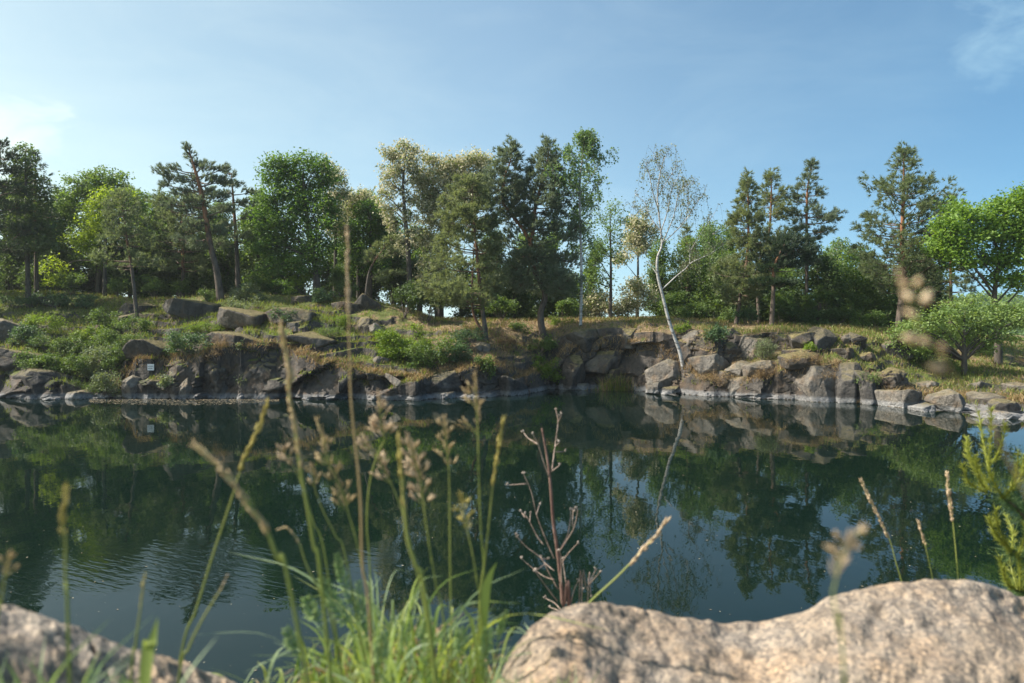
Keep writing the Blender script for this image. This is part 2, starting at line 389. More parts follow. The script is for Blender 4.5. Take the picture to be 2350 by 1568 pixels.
def terrain_mat():
    m = rock_mat('bank_ground', (.035, .032, .03), (.085, .076, .068), (.15, .134, .118), .7, 0, True, 0, .8, (.12, .085, .058), .85)
    nt = m.node_tree; p = [n for n in nt.nodes if n.type == 'BSDF_PRINCIPLED'][0]
    rockc = p.inputs['Base Color'].links[0].from_socket
    g = N(nt, 'ShaderNodeNewGeometry'); pos = g.outputs['Position']
    sn = N(nt, 'ShaderNodeSeparateXYZ'); nt.links.new(g.outputs['True Normal'], sn.inputs[0])
    at = N(nt, 'ShaderNodeAttribute', attribute_name='var')
    n1 = noise(nt, pos, 1.6, 5, .65); n2 = noise(nt, pos, 9, 4, .7)
    gf = math_(nt, 'ADD', at.outputs['Fac'], math_(nt, 'MULTIPLY', math_(nt, 'SUBTRACT', n1, .5), 1.3))
    soil = ramp(nt, n2, [(.3, (.09, .062, .036)), (.5, (.22, .155, .088)), (.7, (.36, .265, .16))])
    gr = ramp(nt, n2, [(.3, (.045, .07, .015)), (.7, (.15, .17, .04))])
    ground = mixc(nt, ramp(nt, gf, [(.38, (0, 0, 0)), (.6, (1, 1, 1))]), soil, gr)
    f = math_(nt, 'ADD', math_(nt, 'ABSOLUTE', sn.outputs[2]), math_(nt, 'MULTIPLY', math_(nt, 'SUBTRACT', n1, .5), .5))
    sz = N(nt, 'ShaderNodeSeparateXYZ'); nt.links.new(pos, sz.inputs[0])
    dry = math_(nt, 'MULTIPLY', math_(nt, 'SUBTRACT', sz.outputs[2], .55), 1.6, True)
    fr_ = N(nt, 'ShaderNodeSeparateColor'); nt.links.new(ramp(nt, f, [(.62, (0, 0, 0)), (.78, (1, 1, 1))]), fr_.inputs[0])
    col = mixc(nt, math_(nt, 'MULTIPLY', fr_.outputs[0], dry, True), rockc, ground)
    nt.links.new(col, p.inputs['Base Color']); return m
bank = tb.build('ground', terrain_mat(), smooth=False); tag(bank, 'rocky quarry bank with grass and bare stone across the water', 'ground', kind='structure')
fq = np.concatenate(tb.q)
bvh = BVHTree.FromPolygons([tuple(p) for p in Pt], [tuple(x) for x in fq.tolist()])
def hit(u, y):
    d = Vector(((u - CU) / F, 1, -(y - HY) / F)); d.normalize()
    h = bvh.ray_cast(Vector((0, 0, HC)), d, 200)
    return None if h[0] is None else np.array(h[0])
def zat(x, y):
    h = bvh.ray_cast(Vector((x, y, 60)), Vector((0, 0, -1)), 200)
    return 0. if h[0] is None else h[0][2]

# ------------------------------------------------------------------ water
def water_mat():
    m, nt, out = nodes('water')
    g = N(nt, 'ShaderNodeNewGeometry'); pos = g.outputs['Position']
    p = N(nt, 'ShaderNodeBsdfPrincipled', Roughness=.015, IOR=1.333)
    p.inputs['Base Color'].default_value = (.0032, .0098, .0072, 1)
    p.inputs['Specular IOR Level'].default_value = .5
    calm = noise(nt, mapping(nt, pos, 1, .6, 1), .9, 3, .5)
    fine = noise(nt, mapping(nt, pos, 1, .7, 1), 5, 2, .5)
    # a breeze patch, with ripples running across it
    d = N(nt, 'ShaderNodeVectorMath', operation='DISTANCE')
    nt.links.new(mapping(nt, pos, .24, .5, 0), d.inputs[0]); d.inputs[1].default_value = (-1.25, 5.6, 0)
    nz_ = noise(nt, pos, .55, 3, .6)
    mask = ramp(nt, math_(nt, 'ADD', d.outputs['Value'], math_(nt, 'MULTIPLY', math_(nt, 'SUBTRACT', nz_, .5), 1.2)), [(.2, (1, 1, 1)), (.85, (0, 0, 0))])
    mp = nt.nodes.new('ShaderNodeMapping'); mp.inputs['Rotation'].default_value = (0, 0, math.radians(25)); nt.links.new(pos, mp.inputs[0])
    rip = noise(nt, mapping(nt, mp.outputs[0], 2.6, 11, 1), 1.0, 2, .5, .3)
    h = math_(nt, 'ADD', math_(nt, 'MULTIPLY', calm, .006), math_(nt, 'MULTIPLY', fine, .0007))
    h = math_(nt, 'ADD', h, math_(nt, 'MULTIPLY', math_(nt, 'MULTIPLY', rip, mask), .008))
    b = N(nt, 'ShaderNodeBump', Strength=1.0, Distance=1.0); nt.links.new(h, b.inputs['Height']); nt.links.new(b.outputs[0], p.inputs['Normal'])
    nt.links.new(p.outputs[0], out.inputs[0]); return m
wb = MB(); wb.add([(-90, -6, 0), (90, -6, 0), (90, 60, 0), (-90, 60, 0)], [[0, 1, 2, 3]])
tag(wb.build('water', water_mat()), 'still dark green quarry lake reflecting trees and sky', 'water', kind='structure')

# ------------------------------------------------------------------ foliage generators
def leaves(mb, C, size, var, asp=.6, droop=.3, up=.5, mat=0, aim=None):
    """rhombic leaves at the points C"""
    n = len(C); size = np.broadcast_to(size, (n,))
    nrm = R.normal(size=(n, 3)); nrm[:, 2] = np.abs(nrm[:, 2]) + up; nrm /= np.linalg.norm(nrm, axis=1)[:, None]
    d = R.normal(size=(n, 3)) if aim is None else aim + .6 * R.normal(size=(n, 3))
    d[:, 2] -= droop
    d -= nrm * (d * nrm).sum(1)[:, None]; d /= np.linalg.norm(d, axis=1)[:, None] + 1e-9
    s = np.cross(nrm, d)
    L = size[:, None]; w = L * asp * .5
    v = np.stack([C - d * L * .5, C + s * w + nrm * w * .25, C + d * L * .5, C - s * w + nrm * w * .25], 1)
    q = np.arange(n * 4).reshape(n, 4)
    mb.add(v.reshape(-1, 3), q, None, mat, np.repeat(np.clip(var, 0, 1), 4))

def blob_pts(c, r, n, shell=.5):
    d = R.normal(size=(n, 3)); d /= np.linalg.norm(d, axis=1)[:, None]
    rr = shell + (1 - shell) * R.random(n) ** .6
    return c + d * rr[:, None] * r

def leafy_clump(mb, c, r, leaf, rc, per, dens, asp=.6, droop=.3, mat=0, blossom=None, vb=0):
    a = (r[0] * r[2] + r[0] * r[1] + r[1] * r[2]) / 3
    n = max(3, int(dens * 5.6 * a / rc ** 2))
    cc = blob_pts(c, np.asarray(r), n, .35); cc = c + (cc - c) * np.where(R.random(n) < .22, R.uniform(1.0, 1.38, n), 1.0)[:, None]
    k = R.poisson(per, n)
    idx = np.repeat(np.arange(n), k)
    off = R.normal(size=(len(idx), 3)) * rc * np.array([.62, .62, .42])
    out = (cc - c); out /= np.linalg.norm(out, axis=1)[:, None] + 1e-9
    var = .45 + vb + .22 * R.normal(size=len(idx)) + .18 * R.normal(size=n)[idx]
    leaves(mb, cc[idx] + off, leaf * (.7 + .6 * R.random(len(idx))), var, asp, droop, .45, mat, out[idx] * .7)
    if blossom is not None:
        kb = R.poisson(blossom[1], n); ib = np.repeat(np.arange(n), kb)
        ob = R.normal(size=(len(ib), 3)) * rc * .6
        leaves(blossom[0], cc[ib] + ob + out[ib] * .12, blossom[2] * (.6 + .8 * R.random(len(ib))), R.random(len(ib)), .7, .9, .2)
    return cc

def tufts(mb, C, D, nn=12, L=.24, w=.03, spread=.55, mat=0, vb=0):
    """needle tufts at C pointing along D"""
    n = len(C); C = np.repeat(C, nn, 0); D = np.repeat(D, nn, 0)
    d = D + spread * R.normal(size=C.shape); d /= np.linalg.norm(d, axis=1)[:, None] + 1e-9
    s = np.cross(d, R.normal(size=C.shape)); s /= np.linalg.norm(s, axis=1)[:, None] + 1e-9
    l = L * (.6 + .6 * R.random(len(C)))[:, None]
    b = C - d * l * .15
    v = np.stack([b - s * w * .5, b + s * w * .5, b + d * l + s * w * .2, b + d * l - s * w * .2], 1)
    var = np.repeat(.5 + vb + .2 * R.normal(size=n), nn) + .12 * R.normal(size=len(C))
    mb.add(v.reshape(-1, 3), np.arange(len(C) * 4).reshape(-1, 4), None, mat, np.repeat(np.clip(var, 0, 1), 4))

def on_path(path, z):
    i = np.argmin(np.abs(path[:, 2] - z)); return path[i], i / (len(path) - 1)

def base_of(u, y, D):
    if D is None:
        h = hit(u, y); return h
    x = (u - CU) / F * D
    return np.array([x, D, zat(x, D)])

def make_trunk(spec, D, base):
    pts = [P3(u, y, D + (p[0] if p else 0)) for (u, y, *p) in spec]
    pts[0] = base - np.array([0, 0, .3])
    return smooth_path(pts, 6)

def tree_leafy(name, label, trunk, clumps, D=None, r0=.16, leafmat='mid', leaf=.19, rc=.42, per=40, dens=1.0, asp=.6, barkm='bark', blossom=0, limbs=True, group=None, cat='tree', droop=.3, vb=0):
    b = base_of(trunk[0][0], trunk[0][1], D); D = b[1]
    t = thing(name, b, label, cat, group)
    path = make_trunk(trunk, D, b)
    w = MB(); br = MB(); tube(w, path, [r0 * 1.35, r0, r0 * .8, r0 * .55, r0 * .22], 8)
    cr = MB(); bl = MB()
    for c in clumps:
        u, y, ru, rv = c[:4]; dd = c[4] if len(c) > 4 else R.uniform(-.6, .6) * ru / F * D
        cc = P3(u, y, D + dd); k = D / F
        rad = np.array([ru * k, (ru * .5 + rv * .5) * k, rv * k])
        tips = leafy_clump(cr, cc, rad, leaf, rc, per, dens, asp, droop, 0, (bl, blossom, leaf * .78) if blossom else None, vb)
        if limbs:
            hd = np.linalg.norm((cc - path[-1])[:2])
            a, s = on_path(path, max(cc[2] - .75 * np.linalg.norm((cc - on_path(path, cc[2])[0])[:2]) - .3, path[0][2] + .35 * (path[-1][2] - path[0][2])))
            mid = (a + cc) / 2 + np.array([0, 0, .08]) * np.linalg.norm(cc - a) + R.normal(size=3) * .12
            rr = r0 * max(.22, .6 * (1 - s * .7))
            tube(br, smooth_path([a, mid, cc], 5), [rr, rr * .55, rr * .3], 5)
            for tip in tips[R.permutation(len(tips))[:7]]:
                m2 = cc + (tip - cc) * .5 + R.normal(size=3) * .12
                tube(br, [cc, m2, tip], [rr * .3, rr * .2, .008], 4)
    w.build('trunk', M[barkm], t, b, True)
    if br.n: br.build('branches', M[barkm if barkm != 'birch' else 'birchtwig'], t, b, True)
    cr.build('crown', M[leafmat], t, b)
    if blossom: bl.build('blossom', M['bloss'], t, b)
    return t

def tree_pine(name, label, trunk, prof, D=None, r0=.15, needle='pine', tops=(), barkm='pbark', sp=.42, nb=5, tl=9, L=.27, w=.036, nn=14, rise=.35, clumps=(), group=None, inner=.35, skip=.1, extra=()):
    """prof: (y, left half-width, right half-width) in picture units down the crown"""
    b = base_of(trunk[0][0], trunk[0][1], D); D = b[1]; k = D / F
    t = thing(name, b, label, 'tree', group)
    path = make_trunk(trunk, D, b)
    wd = MB(); tube(wd, path, [r0 * 1.35, r0, r0 * .85, r0 * .6, r0 * .15], 8, 0, [0, .25, .55, .85, 1.0])
    br = MB(); cr = MB()
    axes = [(path, prof)]
    for (tp, pf) in tops:
        pp = smooth_path([P3(u, y, D + (p[0] if p else 0)) for (u, y, *p) in tp], 6)
        tube(wd, pp, [r0 * .7, r0 * .5, r0 * .15], 6, 0, [.7, 1, 1.0]); axes.append((pp, pf))
    for path_, pf in axes:
        if not pf: continue
        zt = HC - (pf[0][0] - HY) * k; zb = HC - (pf[-1][0] - HY) * k
        ys = [HC - (q[0] - HY) * k for q in pf][::-1]; lw = [q[1] * k for q in pf][::-1]; rw = [q[2] * k for q in pf][::-1]
        z = zt - .05
        while z > zb:
            ax, _ = on_path(path_, z)
            ph = R.random() * 6.28; lob = R.uniform(.78, 1.1)
            for m in range(nb):
                if R.random() < skip: continue
                th = ph + m * 6.283 / nb + R.normal() * .25
                dx, dy = math.cos(th), math.sin(th)
                Wd = np.interp(z, ys, rw if dx > 0 else lw) * R.uniform(.6, 1.15) * lob
                f = (z - zb) / (zt - zb)
                up = rise * (.35 + f) 
                p0 = ax + np.array([0, 0, R.uniform(-.15, .15)])
                p1 = p0 + np.array([dx * Wd * .55, dy * Wd * .55, up * Wd * .35 - .04 * Wd])
                p2 = p0 + np.array([dx * Wd, dy * Wd, up * Wd * .9])
                pth = smooth_path([p0, p1, p2], 4)
                rr = max(.012, min(r0 * .35, .016 + .012 * Wd))
                tube(br, pth, [rr, rr * .6, .006], 4, 0, 1.)
                nt_ = max(6, int(Wd * tl * 1.9)); ns = max(2, int(Wd * 3.4))
                s_ = inner + (1 - inner) * R.random(ns) ** .7; s_[0] = 1.0
                sb = np.stack([np.interp(s_, np.linspace(0, 1, len(pth)), pth[:, q]) for q in range(3)], 1)
                lat = R.normal(size=ns) * .30 * Wd * (1.1 - s_ * .75); lat[0] = 0
                tipp = sb + lat[:, None] * np.array([-dy, dx, 0]) + np.array([dx, dy, 0]) * (np.abs(lat) * .5)[:, None] + np.array([0, 0, 1.]) * (.10 + .12 * R.normal(size=ns))[:, None]
                for q in range(1, ns): tube(br, [sb[q], (sb[q] + tipp[q]) / 2 + np.array([0, 0, -.03]), tipp[q]], [.009, .006, .004], 3, 0, 1., False)
                k_ = R.integers(0, ns, nt_); k_[:ns] = np.arange(min(ns, nt_))
                base = tipp[k_] + R.normal(size=(nt_, 3)) * np.array([.13, .13, .10])
                dr = np.array([dx, dy, .8]) * .8 + (base - tipp[k_]) * 4
                dr /= np.linalg.norm(dr, axis=1)[:, None]
                tufts(cr, base, dr, nn, L, w, .5)
            z -= sp * R.uniform(.75, 1.25)
        tufts(cr, path_[-1] + R.normal(size=(6, 3)) * np.array([.08, .08, .2]), np.tile([[0, 0, 1.]], (6, 1)), nn, L, w, .45)
    for c in clumps:                                   # foliage pads on long limbs
        u, y, ru, rv = c[:4]; dd = c[4] if len(c) > 4 else R.uniform(-.7, .7) * ru * k
        cc = P3(u, y, D + dd); rad = np.array([ru, (ru + rv) * .55, rv]) * k
        n = int(44 * (rad[0] * rad[2] + rad[0] * rad[1]) * tl / 9 + 10)
        pp = blob_pts(cc, rad, n, .2)
        ai, s_ = on_path(path, max(cc[2] - .25 * abs(cc[0] - on_path(path, cc[2])[0][0]), path[0][2] + .45 * (path[-1][2] - path[0][2])))
        mid = (ai + cc) / 2 + R.normal(size=3) * .15
        rr = r0 * .3
        tube(br, smooth_path([ai, mid, cc], 5), [rr, rr * .6, rr * .3], 5, 0, 1.)
        for tip in pp[:10]: tube(br, [cc, (cc + tip) / 2 + R.normal(size=3) * .08, tip], [rr * .3, .012, .006], 4, 0, 1.)
        dr = pp - ai; dr /= np.linalg.norm(dr, axis=1)[:, None]; dr[:, 2] += .8
        tufts(cr, pp, dr, nn, L, w, .5)
    for (pl, rr) in extra:                             # bare dead limbs
        tube(br, smooth_path([P3(u, y, D + (p[0] if p else 0)) for (u, y, *p) in pl], 5), [rr, rr * .6, rr * .25], 5, 0, 1.)
    wd.build('trunk', M[barkm], t, b, True)
    if br.n: br.build('branches', M['pbranch'], t, b, True)
    if cr.n: cr.build('crown', M[needle], t, b)
    return t

def tree_birch(name, label, trunk, limbs, D=None, r0=.12, leafmat='birchl', strands=5, slen=(.5, 1.4), leaf=.085, per=16, limb_r=.045, autol=0, prof=None, start=.3):
    b = base_of(trunk[0][0], trunk[0][1], D); D = b[1]; k = D / F
    t = thing(name, b, label, 'tree'); path = make_trunk(trunk, D, b)
    wd = MB(); br = MB(); tw = MB(); cr = MB()
    tube(wd, path, [r0 * 1.2, r0, r0 * .8, r0 * .5, r0 * .12], 8)
    paths = []
    for l in limbs:
        pp = smooth_path([P3(u, y, D + (p[0] if p else 0)) for (u, y, *p) in l], 5)
        rr = limb_r * (1 if len(l) > 3 else .7)
        tube(br, pp, [rr, rr * .65, .01], 5); paths.append(pp)
    for i in range(autol):
        f = start + (1 - start) * (i + R.random()) / autol
        a = path[int(f * (len(path) - 1))]
        y = HY - (a[2] - HC) / k
        th = R.random() * 6.28; Wd = np.interp(y, [q[0] for q in prof], [q[1] for q in prof]) * k * R.uniform(.6, 1.1)
        e = a + np.array([math.cos(th) * Wd, math.sin(th) * Wd, Wd * R.uniform(.4, .9)])
        pp = smooth_path([a, (a + e) / 2 + np.array([0, 0, -.05 * Wd]), e], 6)
        tube(br, pp, [.035, .02, .006], 4); paths.append(pp)
    paths.append(path[int(len(path) * .7):])
    for pp in paths:
        ln = np.linalg.norm(pp[-1] - pp[0])
        for s in range(int(strands * ln) + 2):
            f = .3 + .7 * R.random(); a = pp[min(len(pp) - 1, int(f * len(pp)))]
            th = R.random() * 6.28; h = R.uniform(.15, .55)
            L = R.uniform(*slen)
            p1 = a + np.array([math.cos(th) * h, math.sin(th) * h, .15 + R.random() * .25])
            p2 = p1 + np.array([math.cos(th) * .2, math.sin(th) * .2, -L])
            st = smooth_path([a, p1, p2], 5); tube(tw, st, [.009, .006, .003], 3)
            n = R.poisson(per); ii = R.random(n) ** .7
            C = np.stack([np.interp(ii, np.linspace(0, 1, len(st)), st[:, q]) for q in range(3)], 1) + R.normal(size=(n, 3)) * .09
            leaves(cr, C, leaf * (.7 + .6 * R.random(n)), .5 + .25 * R.normal(size=n), .75, .9, .1)
    wd.build('trunk', M['birch'], t, b, True); br.build('branches', M['birch'], t, b, True)
    tw.build('twigs', M['twig'], t, b); cr.build('crown', M[leafmat], t, b)
    return t

def shrub(label, u, y, ru, rv, mat='shrub', leaf=.11, dens=1.0, n=5, D=None, name='shrub', cat='shrub', asp=.55, rc=.2, per=26):
    b = hit(u, y + rv * .85) if D is None else None
    D0 = D
    if b is None:
        D = D or 44; b = base_of(u, y, D)
    D = b[1]; k = D / F
    t = thing(name, b, label, cat)
    cr = MB(); st = MB()
    n = int(n * 1.8)
    for i in range(n):
        cx = u + R.uniform(-.85, .85) * ru; cy = y + R.uniform(-.7, .6) * rv
        cc = P3(cx, cy, D + R.uniform(-.5, .5) * ru * k); s = R.uniform(.22, .5)
        g = zat(cc[0], cc[1]); cc[2] = max(cc[2], g + .10)
        rad = np.array([ru * k * s, (ru + rv) * .5 * k * s, rv * k * s * R.uniform(.8, 1.7)])
        tips = leafy_clump(cr, cc, rad, leaf * R.uniform(.8, 1.15), rc, per, dens * .75, asp, .2, 0, None, R.uniform(-.22, .22))
        tube(st, smooth_path([np.array([b[0] + R.normal() * .1, b[1] + R.normal() * .1, b[2] - .1]), (b + cc) / 2 + R.normal(size=3) * .05, cc], 4), [.022, .014, .006], 4)
        for tip in tips[:4]: tube(st, [cc, (cc + tip) / 2 + R.normal(size=3) * .04, tip], [.009, .006, .003], 3)
        for q in range(2):                              # shoots sticking out
            e = cc + np.array([R.normal() * .35, R.normal() * .35, .35 + R.random() * .5]) * min(1.2, max(.5, rad[0] * 2))
            tube(st, [cc, (cc + e) / 2, e], [.007, .005, .003], 3)
            f_ = R.random((12, 1)); leaves(cr, cc + (e - cc) * f_ + R.normal(size=(12, 3)) * .05, leaf * .9, .55 + .2 * R.normal(size=12), asp, .1, .4)
    st.build('stems', M['twig'], t, b); cr.build('foliage', M[mat], t, b)
    return t

def blades(mb, B, H, W, lean=.35, mat=0, var=None):
    n = len(B); th = R.random(n) * 6.28; ln = lean * R.random(n)
    d = np.stack([np.cos(th) * ln, np.sin(th) * ln, np.ones(n)], 1)
    s = np.stack([-np.sin(th + R.normal(size=n)), np.cos(th + R.normal(size=n)), np.zeros(n)], 1)
    m = B + d * (H * .55)[:, None]
    tip = B + d * np.array([1.9, 1.9, 1]) * H[:, None]
    w = np.broadcast_to(W, (n,))[:, None]
    v = np.stack([B - s * w * .5, B + s * w * .5, m + s * w * .4, m - s * w * .4, tip], 1)
    i = np.arange(n)[:, None] * 5
    mb.add(v.reshape(-1, 3), np.concatenate([i, i + 1, i + 2, i + 3], 1), np.concatenate([i + 3, i + 2, i + 4], 1), mat,
           np.repeat(np.clip(.5 + .25 * R.normal(size=n) if var is None else var, 0, 1), 5))

# ------------------------------------------------------------------ rocks
import bmesh
_bm = bmesh.new(); bmesh.ops.create_icosphere(_bm, subdivisions=5, radius=1)
ICO = np.array([v.co[:] for v in _bm.verts]); ICOF = np.array([[v.index for v in f.verts] for f in _bm.faces]); _bm.free()
def hull2(p):
    p = sorted(map(tuple, p)); 
    def half(q):
        o = []
        for x in q:
            while len(o) > 1 and (o[-1][0] - o[-2][0]) * (x[1] - o[-2][1]) - (o[-1][1] - o[-2][1]) * (x[0] - o[-2][0]) <= 0: o.pop()
            o.append(x)
        return o[:-1]
    return np.array(half(p) + half(p[::-1]))
def rock(label, poly, mat='rock', depth=None, D=None, sink=.15, rough=.02, name='boulder', facets=7, p=150, tilt=.3, lean=0, yaw=0):
    poly = np.array(poly, float); 
    if D is None:
        yb = poly[:, 1].max(); ub = poly[poly[:, 1] > yb - 8][:, 0].mean()
        h = hit(ub, yb); D = h[1] if h is not None else 40.
    k = D / F
    w = np.ptp(poly[:, 0]) * k; hgt = np.ptp(poly[:, 1]) * k
    depth = depth or (.45 * w + .45 * hgt)
    Dc = D + depth * .35
    c2 = poly.mean(0); c = P3(c2[0], c2[1], Dc)
    pts = np.array([[(u - c2[0]) * k, -(y - c2[1]) * k] for u, y in poly])
    pts[:, 0] /= math.cos(yaw)
    lo = pts[:, 1].min(); pts[:, 1] = np.where(pts[:, 1] < lo + .25 * hgt, pts[:, 1] - sink, pts[:, 1])
    H = hull2(pts); H = H - 0
    n_, d_ = [], []
    for i in range(len(H)):
        a, b2 = H[i], H[(i + 1) % len(H)]; e = b2 - a; nn = np.array([e[1], -e[0]]); L = np.linalg.norm(nn)
        if L < 1e-5: continue
        nn /= L; t = R.uniform(-tilt, tilt); v = np.array([nn[0], t, nn[1]]); d = max(nn @ a, .03)
        ln = np.linalg.norm(v); n_.append(v / ln); d_.append(d / ln)
    for i in range(facets):
        v = np.array([R.normal() * .85, -1, R.normal() * .6 + .2 + lean]); v /= np.linalg.norm(v)
        n_.append(v); d_.append(depth * .5 * R.uniform(.62, 1.0))
    n_.append(np.array([0, 1., 0])); d_.append(depth * .6)
    n_ = np.array(n_); d_ = np.array(d_)
    q = np.clip((ICO @ n_.T) / d_[None], 0, None)
    qm = q.max(1); r = ((q / qm[:, None]) ** p).sum(1) ** (-1 / p) / qm
    V = ICO * r[:, None]
    cy_, sy_ = math.cos(yaw), math.sin(yaw); V = np.stack([V[:, 0] * cy_ - V[:, 1] * sy_, V[:, 0] * sy_ + V[:, 1] * cy_, V[:, 2]], 1)
    W = V + c
    dis = fbm(W * 1.3, 4, 61) * rough * 1.6 + fbm(W * 5, 3, 65) * rough * .5
    f1, f2, hd = voro(W * 1.4, 9); dis -= rough * 1.5 * np.exp(-((f2 - f1) / .06) ** 2)
    V = V + ICO * dis[:, None]
    mb = MB(); mb.add(V, None, ICOF)
    o = mb.build(name, M[mat], smooth=True); o.location = Vector(c)
    tag(o, label, 'rock'); return o

# ================================================================== TREES
# -- left wood
tree_pine('pine_tree', 'dark tall pine at the left edge of the wood, its crown cut by the frame', [(-12, 690), (-14, 520), (0, 330)],
          [], 43, .2, 'pined', tl=12, clumps=[(4, 328, 16, 12), (-20, 350, 30, 18), (22, 356, 22, 14), (-10, 385, 34, 18), (30, 395, 26, 14), (-30, 420, 36, 20), (16, 430, 34, 16), (48, 440, 22, 12), (-16, 470, 40, 18), (34, 480, 36, 16), (0, 520, 46, 18), (52, 530, 30, 16), (-40, 540, 34, 18), (20, 570, 44, 18)])
tree_leafy('broadleaf_tree', 'dark loose crowned tree with a pointed top, second from the left edge', [(66, 680), (62, 560), (58, 345)],
           [(58, 345, 13, 14), (44, 368, 18, 16), (72, 375, 16, 16), (36, 400, 24, 20), (80, 410, 20, 18), (58, 430, 34, 20), (100, 450, 20, 18), (30, 460, 30, 22), (76, 475, 38, 22), (50, 515, 44, 24), (100, 520, 30, 24), (20, 550, 34, 24), (80, 560, 44, 24)], 44.5, .15, 'dark', dens=.95)
tree_pine('pine_tree', 'thin half bare pine showing sky between its twigs, left of the green maple', [(84, 676), (82, 520), (80, 366)],
          [(362, 4, 4), (385, 18, 18), (420, 30, 36), (450, 34, 46), (520, 40, 40)], 46, .12, 'pined', nb=5, tl=4, nn=9)
tree_leafy('maple_tree', 'mid green round topped maple left of the small front pine', [(225, 672), (228, 560), (228, 400)],
           [(228, 412, 30, 30), (190, 425, 34, 28), (270, 425, 32, 28), (165, 462, 30, 32), (230, 470, 55, 40), (295, 470, 30, 35), (180, 520, 45, 35), (260, 540, 55, 35), (165, 570, 35, 35), (225, 590, 50, 30)], 50, .18, 'mid', dens=1.1)
tree_leafy('maple_tree', 'bright yellow green maple glowing behind the small front pine', [(240, 674), (242, 560), (250, 440)],
           [(250, 450, 28, 24), (285, 450, 24, 22), (225, 480, 22, 26), (205, 520, 34, 28), (240, 515, 22, 22), (178, 545, 28, 18), (330, 520, 18, 18), (120, 620, 22, 30), (200, 560, 24, 14)], 47, .12, 'lime', dens=.8)
tree_pine('pine_tree', 'small slim pine standing on the rocks before the bright yellow maple', [(316, 712), (304, 630), (290, 540), (276, 450)],
          [(446, 8, 8), (475, 34, 34), (520, 48, 50), (560, 60, 62), (590, 85, 62), (615, 60, 40)], 41.5, .1, 'pine', nb=5, tl=8, barkm='pbarkg')
tree_pine('pine_tree', 'tall left leaning pine with a ragged flat crown above the left slope', [(508, 678), (497, 620), (483, 563), (467, 467), (450, 398), (434, 346)],
          [], 44, .2, 'pineb', tl=15, clumps=[(430, 338, 10, 9), (436, 358, 15, 10), (452, 378, 22, 12), (372, 392, 20, 13), (400, 386, 17, 10), (400, 410, 26, 12), (480, 385, 22, 14), (512, 388, 18, 11), (440, 415, 30, 13), (490, 412, 28, 12), (420, 440, 30, 12), (470, 440, 26, 11), (516, 420, 22, 11), (380, 425, 16, 9), (452, 462, 30, 12), (500, 452, 26, 12), (425, 480, 28, 12), (478, 500, 26, 12), (440, 515, 34, 14), (505, 530, 26, 12), (455, 560, 32, 14), (415, 550, 24, 12), (520, 480, 20, 10), (395, 470, 22, 10)],
          barkm='pbark', extra=[([(484, 560), (450, 552), (412, 550)], .03), ([(470, 480), (440, 470), (405, 452)], .05)])
tree_pine('pine_tree', 'olive brown pine with a broad low crown left of the leaning pine', [(418, 682), (420, 600), (416, 470)],
          [(452, 20, 30), (470, 66, 66), (520, 70, 74), (570, 72, 70), (630, 60, 56)], 47.5, .13, 'pine', nb=6, tl=8, inner=.35)
tree_pine('pine_tree', 'straight pine with flat layered branches right of the leaning pine', [(547, 655), (543, 570), (538, 494), (531, 400)],
          [], 46, .15, 'pineb', tl=14, clumps=[(528, 398, 16, 9), (536, 424, 26, 9), (570, 441, 18, 7), (520, 445, 18, 8), (560, 466, 30, 10), (515, 480, 30, 12), (575, 500, 26, 14), (520, 520, 30, 14), (560, 545, 34, 14), (508, 560, 26, 14)])
tree_leafy('maple_tree', 'large dense dark green maple in the middle of the left wood', [(730, 668), (722, 600), (705, 500), (695, 400)],
           [(625, 378, 20, 18), (660, 380, 26, 20), (705, 376, 28, 22), (742, 388, 22, 20), (635, 412, 30, 24), (690, 415, 40, 26), (745, 420, 24, 24), (625, 455, 34, 28), (690, 460, 48, 30), (745, 465, 28, 28), (612, 505, 32, 32), (670, 510, 48, 34), (735, 515, 34, 30), (610, 560, 30, 32), (665, 565, 45, 32), (730, 565, 36, 28), (640, 605, 44, 24), (705, 605, 36, 20)], 45.7, .22, 'maple', dens=1.35, leaf=.19, rc=.5, per=62)
tree_leafy('locust_tree', 'cream blossoming locust peeping out behind the dark maple', [(768, 660), (770, 540), (765, 400)],
           [(752, 388, 14, 15), (768, 410, 20, 18), (780, 440, 16, 18), (762, 470, 22, 24), (775, 520, 20, 30)], 50, .13, 'locl', dens=.8, blossom=76)
tree_leafy('locust_tree', 'low pale flowering locust between the dark maple and the tall locust', [(822, 655), (822, 560), (820, 450)],
           [(820, 450, 26, 14), (800, 465, 20, 16), (845, 465, 22, 18), (822, 490, 34, 20)], 52, .13, 'locl', dens=.8, blossom=60)
tree_leafy('broadleaf_tree', 'deep green broadleaf tree filling the dip before the tall locust', [(848, 662), (850, 580), (850, 470)],
           [(835, 480, 26, 22), (868, 490, 30, 26), (895, 510, 22, 26), (825, 520, 30, 28), (865, 540, 36, 30), (815, 570, 28, 30), (800, 600, 30, 34), (865, 600, 34, 30)], 50.5, .16, 'maple', dens=1.0)
tree_pine('pine_tree', 'small crooked pine leaning right beside the triangular boulder', [(836, 680), (844, 640), (854, 608), (875, 578), (896, 552)],
          [], 44, .07, 'pineo', tl=13, clumps=[(898, 550, 18, 11), (880, 566, 24, 11), (850, 582, 16, 9), (868, 592, 26, 10), (905, 580, 16, 10), (842, 600, 12, 8), (895, 628, 36, 7), (870, 640, 20, 6)], barkm='pbarkg')
